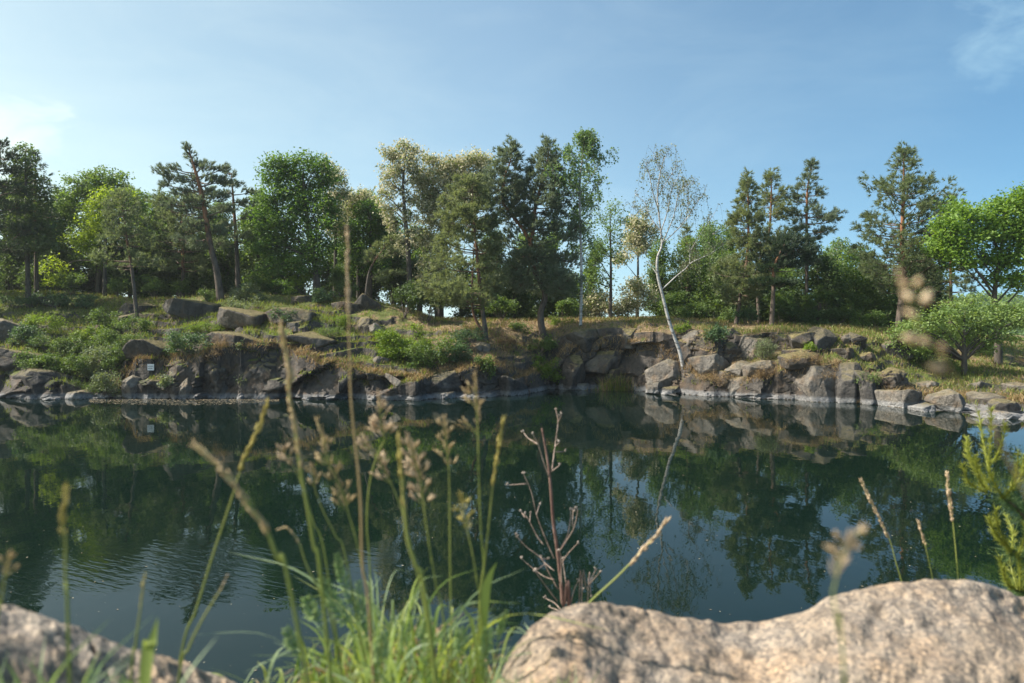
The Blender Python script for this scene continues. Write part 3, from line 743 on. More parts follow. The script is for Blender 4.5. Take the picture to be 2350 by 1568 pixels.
tree_leafy('locust_tree', 'tall airy locust with cream blossom, highest of the blossoming trees', [(942, 668), (938, 600), (931, 510), (925, 425), (930, 350)],
           [(940, 340, 16, 14), (916, 350, 20, 14), (880, 352, 16, 11), (900, 372, 24, 14), (940, 372, 22, 16), (920, 395, 26, 14), (888, 405, 15, 12), (950, 405, 14, 14), (905, 425, 16, 10), (880, 448, 18, 12), (936, 452, 18, 12), (895, 478, 24, 13), (940, 490, 18, 12), (915, 510, 26, 12), (955, 530, 18, 18), (925, 560, 26, 18)], 47, .17, 'locl', dens=.62, blossom=57, rc=.36, per=26)
tree_leafy('locust_tree', 'broad cream flowering locust behind the feathery front pine', [(1010, 690), (1012, 600), (1020, 500), (1040, 390)],
           [(980, 372, 18, 16), (1010, 388, 22, 16), (1045, 385, 26, 18), (1085, 368, 24, 20), (1110, 385, 18, 22), (965, 405, 20, 20), (1000, 415, 30, 22), (1050, 420, 36, 24), (1100, 420, 28, 24), (970, 445, 22, 24), (1010, 460, 34, 26), (1065, 465, 36, 26), (985, 490, 26, 24), (1030, 510, 34, 28), (975, 540, 16, 24), (1000, 580, 28, 30), (985, 630, 22, 26)], 48, .2, 'locl', dens=.85, blossom=76)
# -- the middle
tree_pine('pine_tree', 'feathery olive pine with two dark stems at the brink above the green shrubs', [(1116, 782), (1112, 745), (1106, 703), (1097, 610), (1089, 520), (1083, 420)],
          [(398, 6, 6), (425, 28, 26), (460, 52, 36), (510, 70, 46), (560, 88, 52), (610, 112, 56), (650, 140, 52), (690, 128, 30), (712, 70, 20)], None, .13, 'pineo', nb=6, tl=11, sp=.36, L=.3, nn=13,
          tops=[([(1113, 770), (1090, 730), (1083, 690), (1085, 620), (1088, 560)], [])], barkm='pbarkg')
tree_pine('pine_tree', 'twin topped pine with a bent orange brown trunk, left of the green birch', [(1248, 772), (1241, 735), (1242, 712), (1251, 680), (1240, 648), (1227, 620), (1218, 570), (1223, 531), (1227, 485), (1240, 430), (1256, 372), (1259, 338)],
          [(336, 6, 6), (360, 22, 20), (400, 40, 32), (440, 46, 50), (470, 44, 64), (505, 36, 76), (530, 20, 50)], None, .17, 'pineb', nb=6, tl=12, sp=.33,
          tops=[([(1218, 560), (1201, 527), (1172, 490), (1153, 459), (1158, 410), (1171, 371), (1175, 341)], [(341, 6, 6), (365, 22, 20), (400, 40, 36), (440, 48, 44), (475, 50, 44), (510, 40, 30)])],
          clumps=[(1205, 590, 55, 22), (1265, 592, 55, 20), (1235, 625, 70, 22), (1180, 615, 34, 20), (1300, 600, 40, 24), (1322, 522, 30, 16), (1300, 545, 30, 14), (1290, 640, 50, 24), (1250, 660, 50, 20), (1195, 655, 32, 22), (1150, 560, 26, 20), (1140, 600, 22, 24), (1170, 540, 30, 20), (1205, 520, 30, 22), (1250, 530, 36, 24), (1230, 565, 50, 22), (1160, 640, 40, 22), (1285, 665, 44, 22), (1225, 590, 40, 20)],
          extra=[([(1229, 654), (1200, 654), (1165, 646)], .035)])
tree_birch('birch_tree', 'green leafy birch with a thin straight white trunk, tallest tree in the middle', [(1332, 745), (1334, 670), (1334, 599), (1331, 500), (1331, 420), (1340, 340), (1348, 318)], [], 41.9, .085,
           'birchl', strands=3.6, leaf=.14, per=24, autol=44, slen=(.5, 1.2), prof=[(315, 12), (345, 34), (385, 62), (420, 84), (470, 90), (530, 78), (600, 50)], start=.38)
tree_leafy('broadleaf_tree', 'loose leafy tree with sky gaps, between the green birch and the white birch', [(1400, 735), (1402, 640), (1400, 480)],
           [(1405, 478, 20, 14), (1385, 500, 22, 18), (1420, 505, 18, 20), (1400, 535, 28, 18), (1425, 555, 18, 18), (1375, 570, 26, 20), (1410, 590, 22, 18), (1365, 610, 20, 18), (1385, 640, 26, 18), (1350, 650, 20, 20), (1330, 570, 26, 20), (1345, 530, 22, 20)], 46, .11, 'mid', dens=.7, leaf=.15)
tree_leafy('locust_tree', 'small cream locust just left of the white birch', [(1462, 735), (1464, 640), (1464, 520)],
           [(1464, 515, 26, 18), (1450, 535, 20, 20), (1480, 540, 20, 22), (1462, 570, 28, 20), (1430, 600, 16, 16)], 49, .11, 'locl', dens=.7, blossom=83)
tree_birch('birch_tree', 'bare looking white birch leaning left from the foot of the cliff', [(1569, 838), (1560, 808), (1550, 780), (1534, 732), (1519, 672), (1509, 631), (1509, 592), (1519, 560), (1513, 501), (1509, 443), (1519, 381), (1535, 344)],
           [[(1519, 665), (1551, 635, -.3), (1580, 609, -.5), (1584, 579, -.5), (1600, 550, -.7), (1642, 485, -1)],
            [(1580, 609, -.5), (1592, 600, -.7), (1625, 585, -.9), (1665, 560, -1.0)],
            [(1519, 560), (1551, 531, .3), (1574, 505, .5), (1597, 469, .6), (1619, 437, .7)],
            [(1574, 505, .5), (1580, 460, .9), (1577, 417, 1.2)],
            [(1516, 534), (1532, 485, -.5), (1541, 437, -.9), (1560, 400, -1.1)],
            [(1513, 527), (1490, 495, .4), (1480, 466, .7), (1457, 446, .9)],
            [(1490, 495, .4), (1470, 490, .2), (1450, 475, 0)],
            [(1513, 490), (1498, 440, -.4), (1490, 400, -.6), (1482, 375, -.7)],
            [(1511, 450), (1535, 410, .5), (1552, 380, .7)],
            [(1519, 400), (1505, 370, .2), (1500, 350, .3)],
            [(1506, 628), (1498, 616, .2), (1490, 612, .3)],
            [(1519, 560), (1545, 500, -.9), (1560, 440, -1.4), (1590, 420, -1.7)]], None, .092, 'birchp', strands=5.5, slen=(.5, 1.7), leaf=.1, per=14, limb_r=.036)
tree_leafy('locust_tree', 'low cream flowering locust bush seen under the green birch', [(1375, 736), (1375, 705), (1374, 680)], [(1373, 688, 24, 16), (1395, 705, 24, 14), (1360, 712, 22, 14)], 47, .06, 'locl', dens=.8, blossom=98)
tree_leafy('locust_tree', 'low cream flowering locust bush left of the white birch trunk', [(1440, 736), (1442, 710), (1444, 690)], [(1440, 702, 24, 14), (1462, 690, 20, 18), (1425, 714, 20, 12), (1480, 668, 20, 22), (1450, 660, 22, 18)], 47, .06, 'locl', dens=.75, blossom=76)
# -- right of the white birch
tree_leafy('broadleaf_tree', 'fresh green young tree right behind the white birch', [(1580, 742), (1582, 660), (1590, 560)], [(1590, 560, 28, 26), (1560, 590, 30, 28), (1610, 600, 32, 28), (1570, 640, 38, 28), (1620, 650, 34, 28), (1580, 690, 44, 26), (1545, 700, 28, 26)], 49, .12, 'mid', dens=.95, leaf=.16)
tree_birch('birch_tree', 'hazy pale green young birch left of the three tall pines', [(1640, 742), (1638, 640), (1630, 520)], [], 50, .07, 'birchl', strands=3.6, leaf=.15, per=26, autol=20, prof=[(515, 14), (560, 40), (640, 46), (720, 30)], start=.15)
tree_pine('pine_tree', 'small olive pine tip rising behind the branches of the white birch', [(1577, 742), (1577, 640), (1577, 534)], [(534, 4, 4), (560, 14, 14), (600, 24, 24), (660, 34, 34)], 52, .08, 'pineo')
tree_leafy('broadleaf_tree', 'bright green low tree left of the three tall pines', [(1665, 744), (1665, 690), (1662, 600)], [(1662, 600, 24, 24), (1645, 640, 26, 28), (1680, 650, 26, 26), (1655, 690, 34, 28), (1690, 705, 30, 24)], 47.5, .09, 'shrub', dens=.95)
tree_pine('pine_tree', 'pyramid shaped pine, leftmost of the three tall pines on the right', [(1687, 752), (1700, 680), (1716, 580), (1717, 480), (1715, 412)],
          [(409, 4, 4), (440, 18, 16), (480, 32, 28), (525, 38, 34), (560, 34, 40), (610, 52, 46), (660, 66, 46), (700, 50, 36)], 43, .11, 'pineo', nb=6, tl=11, sp=.36)
tree_pine('pine_tree', 'slender pine with a tufted top between the two other tall pines', [(1742, 752), (1740, 620), (1764, 540), (1770, 456), (1770, 405)],
          [(402, 8, 8), (418, 16, 15), (436, 15, 18), (450, 14, 38), (466, 24, 30), (490, 22, 40), (520, 30, 44), (560, 30, 36), (610, 32, 36), (660, 40, 36)], 45, .1, 'pineo', nb=5, tl=10)
tree_pine('pine_tree', 'dark green dense pine with a cushion crown on a straight reddish trunk', [(1770, 752), (1775, 664), (1776, 615), (1790, 580)], [], 41.5, .13, 'pined', tl=20, nn=15,
          clumps=[(1827, 553, 40, 18), (1800, 562, 34, 18), (1790, 580, 44, 18), (1850, 575, 26, 16), (1830, 585, 40, 16), (1775, 600, 40, 16), (1812, 606, 36, 12), (1856, 600, 18, 14), (1760, 618, 30, 10), (1760, 648, 46, 9), (1800, 650, 34, 8)])
tree_pine('pine_tree', 'open layered pine with bare stem, rightmost of the three tall pines', [(1850, 752), (1851, 680), (1851, 534), (1853, 437), (1864, 383)],
          [(381, 4, 4), (395, 10, 10), (406, 14, 20), (420, 14, 14), (440, 30, 30), (462, 40, 44), (480, 56, 52), (505, 52, 68), (525, 40, 70), (540, 22, 30), (600, 26, 26)], 45, .11, 'pineb', nb=5, tl=10, skip=.1, rise=.15)
tree_leafy('broadleaf_tree', 'dark bushy broadleaf tree under the rightmost of the three pines', [(1880, 752), (1880, 690), (1875, 600)], [(1880, 600, 26, 26), (1850, 640, 36, 28), (1905, 640, 30, 30), (1870, 680, 48, 28), (1830, 700, 40, 26), (1920, 700, 36, 26), (1880, 725, 50, 20)], 46, .1, 'dark', dens=1.1)
tree_birch('birch_tree', 'pale young birch with a drooping top in the gap before the tall orange trunk pine', [(1930, 755), (1930, 660), (1932, 560)], [], 49, .06, 'birchl', strands=3.8, leaf=.15, per=26, autol=18, prof=[(555, 12), (600, 36), (660, 40), (730, 34)], start=.15)
tree_leafy('broadleaf_tree', 'mid green young tree beside the drooping birch in the gap', [(1965, 755), (1965, 690), (1962, 590)], [(1962, 590, 22, 22), (1940, 625, 28, 26), (1985, 630, 28, 26), (1960, 670, 38, 28), (1925, 700, 34, 26), (1995, 700, 34, 28), (1960, 730, 40, 16)], 47.5, .09, 'mid', dens=1.0)
tree_leafy('broadleaf_tree', 'shaded low tree behind the straight reddish pine trunk', [(1725, 750), (1725, 700), (1725, 640)], [(1725, 650, 36, 26), (1700, 690, 34, 28), (1750, 700, 36, 28), (1790, 690, 34, 28), (1800, 720, 44, 20), (1720, 725, 44, 18)], 47, .08, 'dark', dens=1.1)
tree_pine('pine_tree', 'tallest right hand pine with a bright orange upper trunk', [(2061, 762), (2067, 696), (2077, 618), (2070, 557), (2074, 437), (2074, 352)],
          [(349, 8, 8), (368, 24, 22), (398, 30, 30), (418, 26, 26), (432, 40, 44), (446, 84, 66), (480, 86, 96), (505, 105, 100), (530, 120, 112), (556, 84, 96), (590, 100, 96), (640, 90, 92), (690, 66, 60)], 42, .17, 'pine', nb=6, tl=8, sp=.40, rise=.5, skip=.12)
tree_leafy('broadleaf_tree', 'olive green shrubby tree at the foot of the tallest right hand pine', [(2040, 762), (2040, 720), (2040, 650)], [(2040, 650, 40, 30), (2000, 660, 30, 34), (2085, 670, 34, 34), (2030, 700, 44, 26), (2075, 715, 30, 26), (2010, 725, 36, 22)], 46, .09, 'mid', dens=.9)
tree_pine('pine_tree', 'dark pine mostly hidden behind the bright ash tree', [(2182, 765), (2182, 620), (2184, 455)], [(450, 8, 8), (475, 24, 24), (520, 40, 40), (600, 46, 46), (690, 46, 46)], 48, .12, 'pine', nb=5, tl=8)
tree_leafy('ash_tree', 'bright sunlit green ash tree at the right edge of the picture', [(2291, 800), (2290, 740), (2282, 690), (2290, 610), (2310, 500)],
           [(2200, 478, 30, 22), (2225, 500, 34, 24), (2185, 512, 36, 26), (2160, 540, 30, 26), (2210, 545, 40, 28), (2165, 575, 30, 24), (2200, 590, 38, 24), (2150, 560, 22, 22), (2300, 470, 36, 24), (2338, 452, 30, 24), (2280, 500, 36, 26), (2330, 500, 36, 30), (2262, 535, 34, 26), (2310, 545, 44, 30), (2285, 590, 40, 28), (2335, 600, 36, 30), (2310, 640, 40, 22), (2250, 590, 26, 26), (2360, 540, 40, 50), (2390, 480, 44, 50), (2400, 600, 40, 40), (2340, 655, 30, 18)], 39, .17, 'ash', dens=1.1, leaf=.19, rc=.46, per=56)
tree_leafy('hawthorn_tree', 'spreading pale green hawthorn with a short dark trunk below the ash', [(2212, 858), (2213, 820), (2212, 786), (2214, 740)],
           [(2090, 800, 26, 18), (2140, 812, 26, 14), (2255, 795, 30, 14), (2295, 775, 34, 16), (2350, 730, 34, 18), (2060, 775, 16, 18), (2085, 770, 26, 22), (2068, 748, 14, 14), (2185, 698, 16, 12), (2232, 692, 22, 14), (2285, 700, 18, 12), (2105, 790, 28, 16), (2150, 792, 26, 14), (2095, 752, 30, 18), (2130, 735, 32, 20), (2160, 720, 34, 20), (2170, 765, 40, 18), (2205, 712, 34, 22), (2215, 750, 44, 24), (2250, 730, 40, 22), (2265, 760, 34, 18), (2300, 720, 32, 18), (2330, 708, 30, 16), (2320, 745, 30, 16), (2130, 772, 34, 14), (2210, 780, 40, 12)], None, .14, 'haw', dens=.95, leaf=.14, rc=.34, per=34)
# -- depth of the left wood and understory
def fill(u, top, w, D, mat, label, name='broadleaf_tree', seed=0, bot=668, dens=1.15, group=None):
    n = 9; cl = []
    for i in range(n):
        f = (i + .5) / n; y = top + (bot - top) * f
        ww = w * (.45 + .55 * math.sin(min(1, f * 1.5 + .2) * PI / 2))
        cl.append((u + R.uniform(-.6, .6) * ww, y, ww * R.uniform(.5, .7), max(16, (bot - top) / n * R.uniform(.9, 1.4))))
    yb = {True: 672, False: 735}[u < 1000]
    tree_leafy(name, label, [(u, yb), (u + R.uniform(-8, 8), (yb + top) / 2), (u + R.uniform(-8, 8), top + 20)], cl, D, .12, mat, dens=dens, leaf=.2, group=group)
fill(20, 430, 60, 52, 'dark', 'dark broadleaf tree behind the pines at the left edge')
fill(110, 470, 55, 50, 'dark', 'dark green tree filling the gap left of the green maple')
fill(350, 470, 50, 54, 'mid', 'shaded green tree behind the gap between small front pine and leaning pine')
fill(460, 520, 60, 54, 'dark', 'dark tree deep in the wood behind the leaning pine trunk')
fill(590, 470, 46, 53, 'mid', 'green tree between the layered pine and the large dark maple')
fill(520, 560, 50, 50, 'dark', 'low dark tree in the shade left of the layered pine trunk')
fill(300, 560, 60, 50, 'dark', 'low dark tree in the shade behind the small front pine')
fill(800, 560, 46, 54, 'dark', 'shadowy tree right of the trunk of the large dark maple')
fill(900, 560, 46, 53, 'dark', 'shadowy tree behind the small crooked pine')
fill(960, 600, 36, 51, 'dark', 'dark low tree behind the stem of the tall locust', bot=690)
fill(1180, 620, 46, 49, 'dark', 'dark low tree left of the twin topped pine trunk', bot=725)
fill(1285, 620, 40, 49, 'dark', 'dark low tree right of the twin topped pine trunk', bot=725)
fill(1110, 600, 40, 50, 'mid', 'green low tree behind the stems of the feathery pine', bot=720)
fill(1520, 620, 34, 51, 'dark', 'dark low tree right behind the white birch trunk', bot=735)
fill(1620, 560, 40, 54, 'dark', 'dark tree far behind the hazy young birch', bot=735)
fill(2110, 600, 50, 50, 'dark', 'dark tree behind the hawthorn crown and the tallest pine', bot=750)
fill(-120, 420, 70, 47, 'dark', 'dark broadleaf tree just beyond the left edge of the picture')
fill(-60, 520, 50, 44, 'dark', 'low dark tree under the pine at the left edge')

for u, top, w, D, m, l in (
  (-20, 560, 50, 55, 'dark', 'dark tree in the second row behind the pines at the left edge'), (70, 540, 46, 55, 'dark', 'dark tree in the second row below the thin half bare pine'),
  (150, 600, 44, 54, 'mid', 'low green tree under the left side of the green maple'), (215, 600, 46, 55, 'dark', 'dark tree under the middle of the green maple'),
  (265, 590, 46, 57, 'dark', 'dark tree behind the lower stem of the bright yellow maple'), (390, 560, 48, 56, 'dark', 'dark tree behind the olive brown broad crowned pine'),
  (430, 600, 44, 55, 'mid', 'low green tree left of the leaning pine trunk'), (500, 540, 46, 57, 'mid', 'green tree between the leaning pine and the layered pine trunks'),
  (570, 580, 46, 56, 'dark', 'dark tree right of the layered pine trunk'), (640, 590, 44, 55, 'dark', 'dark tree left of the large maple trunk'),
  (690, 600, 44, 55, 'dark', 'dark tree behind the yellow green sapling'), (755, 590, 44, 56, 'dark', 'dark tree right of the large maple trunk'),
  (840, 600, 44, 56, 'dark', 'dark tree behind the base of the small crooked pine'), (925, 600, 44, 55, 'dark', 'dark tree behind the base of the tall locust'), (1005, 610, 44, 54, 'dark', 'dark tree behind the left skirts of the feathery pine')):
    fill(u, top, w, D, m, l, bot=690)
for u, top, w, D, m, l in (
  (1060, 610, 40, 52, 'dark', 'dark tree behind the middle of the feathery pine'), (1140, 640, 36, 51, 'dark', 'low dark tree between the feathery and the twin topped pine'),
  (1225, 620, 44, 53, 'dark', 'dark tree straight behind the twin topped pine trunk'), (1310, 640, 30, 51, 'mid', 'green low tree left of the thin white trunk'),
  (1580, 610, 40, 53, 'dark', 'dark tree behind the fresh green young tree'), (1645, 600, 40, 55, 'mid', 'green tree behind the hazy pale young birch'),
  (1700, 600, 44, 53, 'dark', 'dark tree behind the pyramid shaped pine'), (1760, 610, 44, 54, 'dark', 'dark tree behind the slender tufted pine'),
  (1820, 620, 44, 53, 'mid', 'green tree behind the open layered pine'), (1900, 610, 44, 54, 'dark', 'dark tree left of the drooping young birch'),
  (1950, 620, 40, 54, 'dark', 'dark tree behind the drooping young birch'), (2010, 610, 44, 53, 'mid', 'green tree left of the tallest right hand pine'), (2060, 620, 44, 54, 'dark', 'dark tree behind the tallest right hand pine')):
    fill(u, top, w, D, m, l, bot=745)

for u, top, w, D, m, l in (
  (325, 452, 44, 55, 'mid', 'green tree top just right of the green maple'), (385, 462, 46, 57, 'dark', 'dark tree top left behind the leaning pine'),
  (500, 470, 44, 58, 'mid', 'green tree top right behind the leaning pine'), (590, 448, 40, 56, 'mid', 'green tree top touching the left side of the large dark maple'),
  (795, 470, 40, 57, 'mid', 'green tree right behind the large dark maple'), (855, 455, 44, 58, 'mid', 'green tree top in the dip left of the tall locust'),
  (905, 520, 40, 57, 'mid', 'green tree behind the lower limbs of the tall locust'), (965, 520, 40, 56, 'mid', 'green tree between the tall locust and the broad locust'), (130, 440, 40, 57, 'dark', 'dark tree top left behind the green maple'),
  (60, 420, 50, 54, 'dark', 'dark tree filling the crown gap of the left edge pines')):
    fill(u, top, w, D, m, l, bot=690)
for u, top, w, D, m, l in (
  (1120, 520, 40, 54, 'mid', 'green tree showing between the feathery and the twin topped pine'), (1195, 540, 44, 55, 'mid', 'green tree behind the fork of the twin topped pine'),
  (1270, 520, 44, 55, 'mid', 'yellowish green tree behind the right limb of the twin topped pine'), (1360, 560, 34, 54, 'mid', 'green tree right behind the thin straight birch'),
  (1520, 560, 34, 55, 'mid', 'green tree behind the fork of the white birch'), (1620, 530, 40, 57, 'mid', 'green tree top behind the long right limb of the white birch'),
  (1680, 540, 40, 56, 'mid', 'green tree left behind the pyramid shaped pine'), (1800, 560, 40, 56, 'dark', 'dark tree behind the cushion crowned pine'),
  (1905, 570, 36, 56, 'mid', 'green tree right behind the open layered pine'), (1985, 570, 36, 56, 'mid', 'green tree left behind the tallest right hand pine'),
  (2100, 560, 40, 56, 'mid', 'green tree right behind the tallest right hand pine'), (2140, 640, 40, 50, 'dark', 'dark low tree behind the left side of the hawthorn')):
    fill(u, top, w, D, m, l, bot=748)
# shrubs along the wood's edge
shrub('pale leafy bush before the trunk of the leaning pine', 565, 672, 32, 18, 'grey', .12)
shrub('small mid green bush left of the leaning pine foot', 476, 680, 22, 14, 'shrub', .11)
shrub('glossy dark green bush below the trunk of the large maple', 742, 680, 26, 18, 'bshrub', .12)
shrub('yellow green sapling under the large dark maple', 700, 640, 34, 24, 'yshrub', .12, D=46, dens=.6)
shrub('dark bush at the wood edge right of the triangular boulder', 925, 680, 46, 28, 'dark', .13, D=43)
shrub('dark bush below the feathery pine at the wood edge', 980, 700, 40, 22, 'dark', .13, D=43)
shrub('green thicket under the pyramid shaped pine', 1665, 725, 34, 20, 'shrub', .12, D=44)
shrub('shady bush under the three tall pines', 1720, 728, 36, 20, 'bshrub', .12, D=43)
shrub('dark thicket behind the straight reddish trunk', 1830, 728, 44, 24, 'dark', .13, D=44)
shrub('dark thicket in the shade under the drooping young birch', 1920, 732, 46, 24, 'dark', .13, D=44)
shrub('leafy thicket left of the orange pine foot', 2005, 738, 40, 22, 'mid', .13, D=43.5)
shrub('sunlit low bush left of the hawthorn', 2095, 775, 30, 18, 'haw', .11)
shrub('green bush behind the white birch trunk on the cliff top', 1560, 722, 26, 18, 'shrub', .12, D=44)

for u, y, ru, rv, m, D, l in ((350, 655, 26, 18, 'mid', 47, 'leafy sapling between the small slope pine and the leaning pine'), (405, 662, 24, 14, 'shrub', 47, 'low green sapling at the wood edge left of the leaning pine'),
  (590, 650, 28, 22, 'mid', 47, 'leafy sapling right of the layered pine foot'), (640, 662, 28, 16, 'maple', 47, 'low leafy bush left of the large maple foot'),
  (785, 640, 24, 30, 'mid', 47, 'tall leafy bush right of the large maple foot'), (800, 668, 26, 14, 'shrub', 46, 'low leafy bush left of the small crooked pine'),
  (270, 660, 24, 16, 'mid', 47, 'low bush behind the stem of the small slope pine'), (165, 650, 30, 20, 'mid', 47, 'low bush under the green maple'), (1000, 665, 24, 26, 'locl', 47, 'pale green bush behind the left skirts of the feathery pine'),
  (1150, 700, 30, 22, 'mid', 45, 'leafy bush between the feathery pine and the twin topped pine'), (1290, 705, 34, 22, 'mid', 46, 'leafy bush left of the thin white trunk'), (1540, 690, 30, 26, 'shrub', 45, 'fresh green bush behind the white birch stem'),
  (1610, 715, 34, 20, 'shrub', 45, 'fresh green bush right of the white birch stem'), (1790, 700, 34, 24, 'mid', 44.5, 'leafy bush right of the straight reddish trunk'), (1880, 690, 36, 26, 'mid', 45, 'leafy bush under the open layered pine'), (1960, 700, 36, 28, 'shrub', 45, 'sunlit leafy bush right of the open layered pine')):
    shrub(l, u, y, ru, rv, m, .14, D=D, n=6)
# shrubs on the slopes and cliffs
shrub('ferny dark green tuft beside the dark block on the left slope', 112, 690, 46, 14, 'bshrub', .12)
shrub('bright green bush on the upper left slope', 242, 745, 32, 34, 'shrub', .12)
shrub('yellow leaved bush at the left of the upper slope', 95, 742, 46, 22, 'yshrub', .11)
shrub('yellow green saplings in the shade of the left hollow', 190, 768, 28, 20, 'yshrub', .1)
shrub('round green tussock on the left slope', 118, 794, 44, 20, 'shrub', .16, asp=.16)
shrub('spreading green bush low on the left slope', 140, 838, 50, 24, 'shrub', .12, n=6)
shrub('grey leaved bush above the left shore', 225, 832, 44, 44, 'grey', .11, n=7)
shrub('leafy bush left of the grey rock ledge', 282, 775, 46, 24, 'shrub', .1, n=6)
shrub('bush at the water edge left of the sign', 240, 884, 36, 26, 'grey', .1)
shrub('low grassy bush on the small left shore', 195, 893, 30, 12, 'shrub', .12, asp=.2)
shrub('green bush hanging over the cliff right of the sign', 436, 792, 46, 34, 'bshrub', .11, n=6)
shrub('small bright plant on the cliff face below the sign', 384, 878, 12, 18, 'grey', .13, n=2, dens=.6)
shrub('tiny leafy plant on the cliff face near the water', 552, 880, 12, 8, 'grey', .12, n=2, dens=.6)
shrub('dark green bush among the middle rock ledges', 660, 730, 30, 20, 'bshrub', .11)
shrub('pale grassy bush before the long rock ledge', 556, 706, 34, 24, 'grey', .1, dens=.6)
shrub('yellow green bush on the brink left of the feathery pine', 930, 790, 56, 34, 'yshrub', .12, n=8)
shrub('upright yellow sapling above the yellow green bush', 952, 762, 16, 20, 'yshrub', .12, n=3, dens=.7)
shrub('yellow green thicket spilling down toward the cliff', 985, 812, 46, 34, 'shrub', .12, n=7)
shrub('deep green bush below the feathery pine', 1035, 812, 38, 28, 'bshrub', .12, n=6)
shrub('deep green bush at the foot of the feathery pine', 1072, 778, 36, 20, 'bshrub', .12)
shrub('green shoots hanging on the dark cliff below the feathery pine', 1114, 840, 20, 30, 'shrub', .12)
shrub('yellow green bush hanging on the earthy gully above the water', 1252, 848, 40, 34, 'yshrub', .13, n=6, asp=.3)
shrub('green bush half way up the earthy gully', 1240, 797, 34, 16, 'shrub', .11)
shrub('small plant on the brink left of the twin topped pine', 1190, 752, 26, 10, 'shrub', .1)
shrub('yellow grassy tuft on the cliff top left of the green birch', 1290, 738, 30, 8, 'yshrub', .14, asp=.2)
shrub('dark green bush in the rock hollow right of the white birch', 1648, 772, 30, 22, 'bshrub', .12, n=6)
shrub('yellow green tuft at the cliff top right of the white birch', 1566, 752, 16, 12, 'yshrub', .11, n=3)
shrub('grassy green broom bush between the right hand boulders', 1752, 805, 26, 30, 'pineo', .16, asp=.14)
shrub('small bright fern below the tallest right boulder', 1866, 800, 16, 10, 'yshrub', .12, n=3)
shrub('bright green plants in the gap right of the upright dark block', 1992, 884, 26, 34, 'shrub', .12, n=6, asp=.35)
shrub('green bush in the shade under the hawthorn', 2100, 806, 46, 18, 'shrub', .11)
shrub('low green weeds at the foot of the hawthorn', 2160, 842, 44, 12, 'shrub', .1)
# reeds
rb = hit(1415, 897); t = thing('reed_clump', rb, 'tall green and straw reeds at the foot of the shaded cliff', 'reeds')
for nm, mt, n_, sp_ in (('green_reeds', 'grass', 230, .95), ('dry_reeds', 'dry', 150, 1.4)):
    mb = MB(); B = np.stack([rb[0] + R.normal(size=n_) * sp_ * .65, rb[1] - .15 + R.normal(size=n_) * .16, np.full(n_, -.05)], 1)
    blades(mb, B, (.25 + 1.0 * R.random(n_)) * np.clip(1.15 - ((B[:, 0] - rb[0]) / 1.5) ** 2, .35, 1), .03, .45); mb.build(nm, M[mt], t, rb)

# ================================================================== ROCKS
rock('pale rounded boulder at the left edge', [(-40, 742), (8, 733), (45, 746), (64, 768), (40, 785), (-40, 788)], 'rockp')
rock('big dark rock under the boulder at the left edge', [(-50, 795), (25, 800), (80, 812), (104, 832), (60, 862), (-50, 866)], 'rock', 2.5)
rock('long sloping dark rock at the left waterline', [(-40, 850), (60, 848), (130, 856), (196, 880), (190, 912), (-40, 914)], 'rockd', 1.2)
rock('black squared block in the ferns on the left slope', [(82, 683), (138, 680), (141, 704), (84, 706)], 'rockd', 1.2, tilt=.1)
rock('long low rock ledge at the top of the left slope', [(352, 703), (372, 685), (440, 688), (492, 702), (492, 735), (440, 730), (392, 718)], 'rock', 2.6, facets=2, tilt=.12)
rock('grey rock face right of the long ledge', [(498, 703), (556, 711), (606, 722), (606, 744), (540, 750), (496, 740)], 'rock', 2.6, facets=2, tilt=.12)
rock('blocky ledge in the middle of the left slope', [(592, 720), (650, 706), (690, 708), (726, 718), (722, 735), (655, 742), (600, 744)], 'rock', 2.6, facets=2, tilt=.12)
rock('triangular grey boulder at the wood edge', [(812, 700), (833, 675), (858, 688), (884, 712), (815, 712)], 'rock', 1.4)
rock('low ledge left of the triangular boulder', [(668, 680), (716, 678), (722, 694), (668, 695)], 'rock', 1.)
rock('small ledge behind the glossy dark bush', [(758, 696), (790, 692), (824, 698), (824, 714), (765, 712)], 'rock', 1.)
rock('cracked block on the grass right of the middle ledge', [(802, 738), (848, 727), (872, 742), (884, 766), (845, 766), (806, 754)], 'rock', 1.2)
rock('split pale block on the grass above the yellow green bush', [(843, 748), (864, 742), (886, 764), (860, 772)], 'rockp', .8)
rock('small dark rock on the grass slope', [(652, 740), (690, 738), (700, 752), (655, 756)], 'rockd', .8)
rock('flat sloping slab on the grass slope', [(668, 770), (700, 762), (736, 768), (786, 786), (748, 794), (696, 782)], 'rock', 2.6, facets=2, tilt=.12)
rock('smooth dark ledge above the big cliff rock', [(478, 770), (498, 760), (560, 767), (618, 788), (600, 804), (540, 806), (484, 798)], 'rock', 2.6, facets=2, tilt=.12)
rock('grey ledge above the sign', [(294, 804), (318, 783), (368, 781), (402, 800), (384, 815), (300, 818)], 'rock', 2.6, facets=2, tilt=.12)
rock('stepped rock under the small slope pine', [(255, 706), (300, 694), (352, 705), (360, 722), (300, 728), (262, 722)], 'rock', 1.4)
rock('dark jagged rock left of the small slope pine', [(258, 730), (300, 722), (340, 742), (300, 752), (262, 748)], 'rockd', 1.2)
rock('great rounded cliff rock in the middle of the left wall', [(560, 838), (585, 800), (620, 788), (650, 800), (664, 840), (660, 905), (560, 905)], 'rock', 1.7, D=35.3, rough=.09)
rock('squared cliff rock right of the great rounded rock', [(668, 812), (730, 806), (738, 835), (725, 870), (672, 872)], 'rock', 1.3, D=35.4, rough=.08)
rock('brown slanting cliff rock left of the great rounded rock', [(448, 862), (470, 828), (510, 818), (556, 848), (560, 912), (446, 912)], 'rock', 1.5, D=35.1, rough=.08)
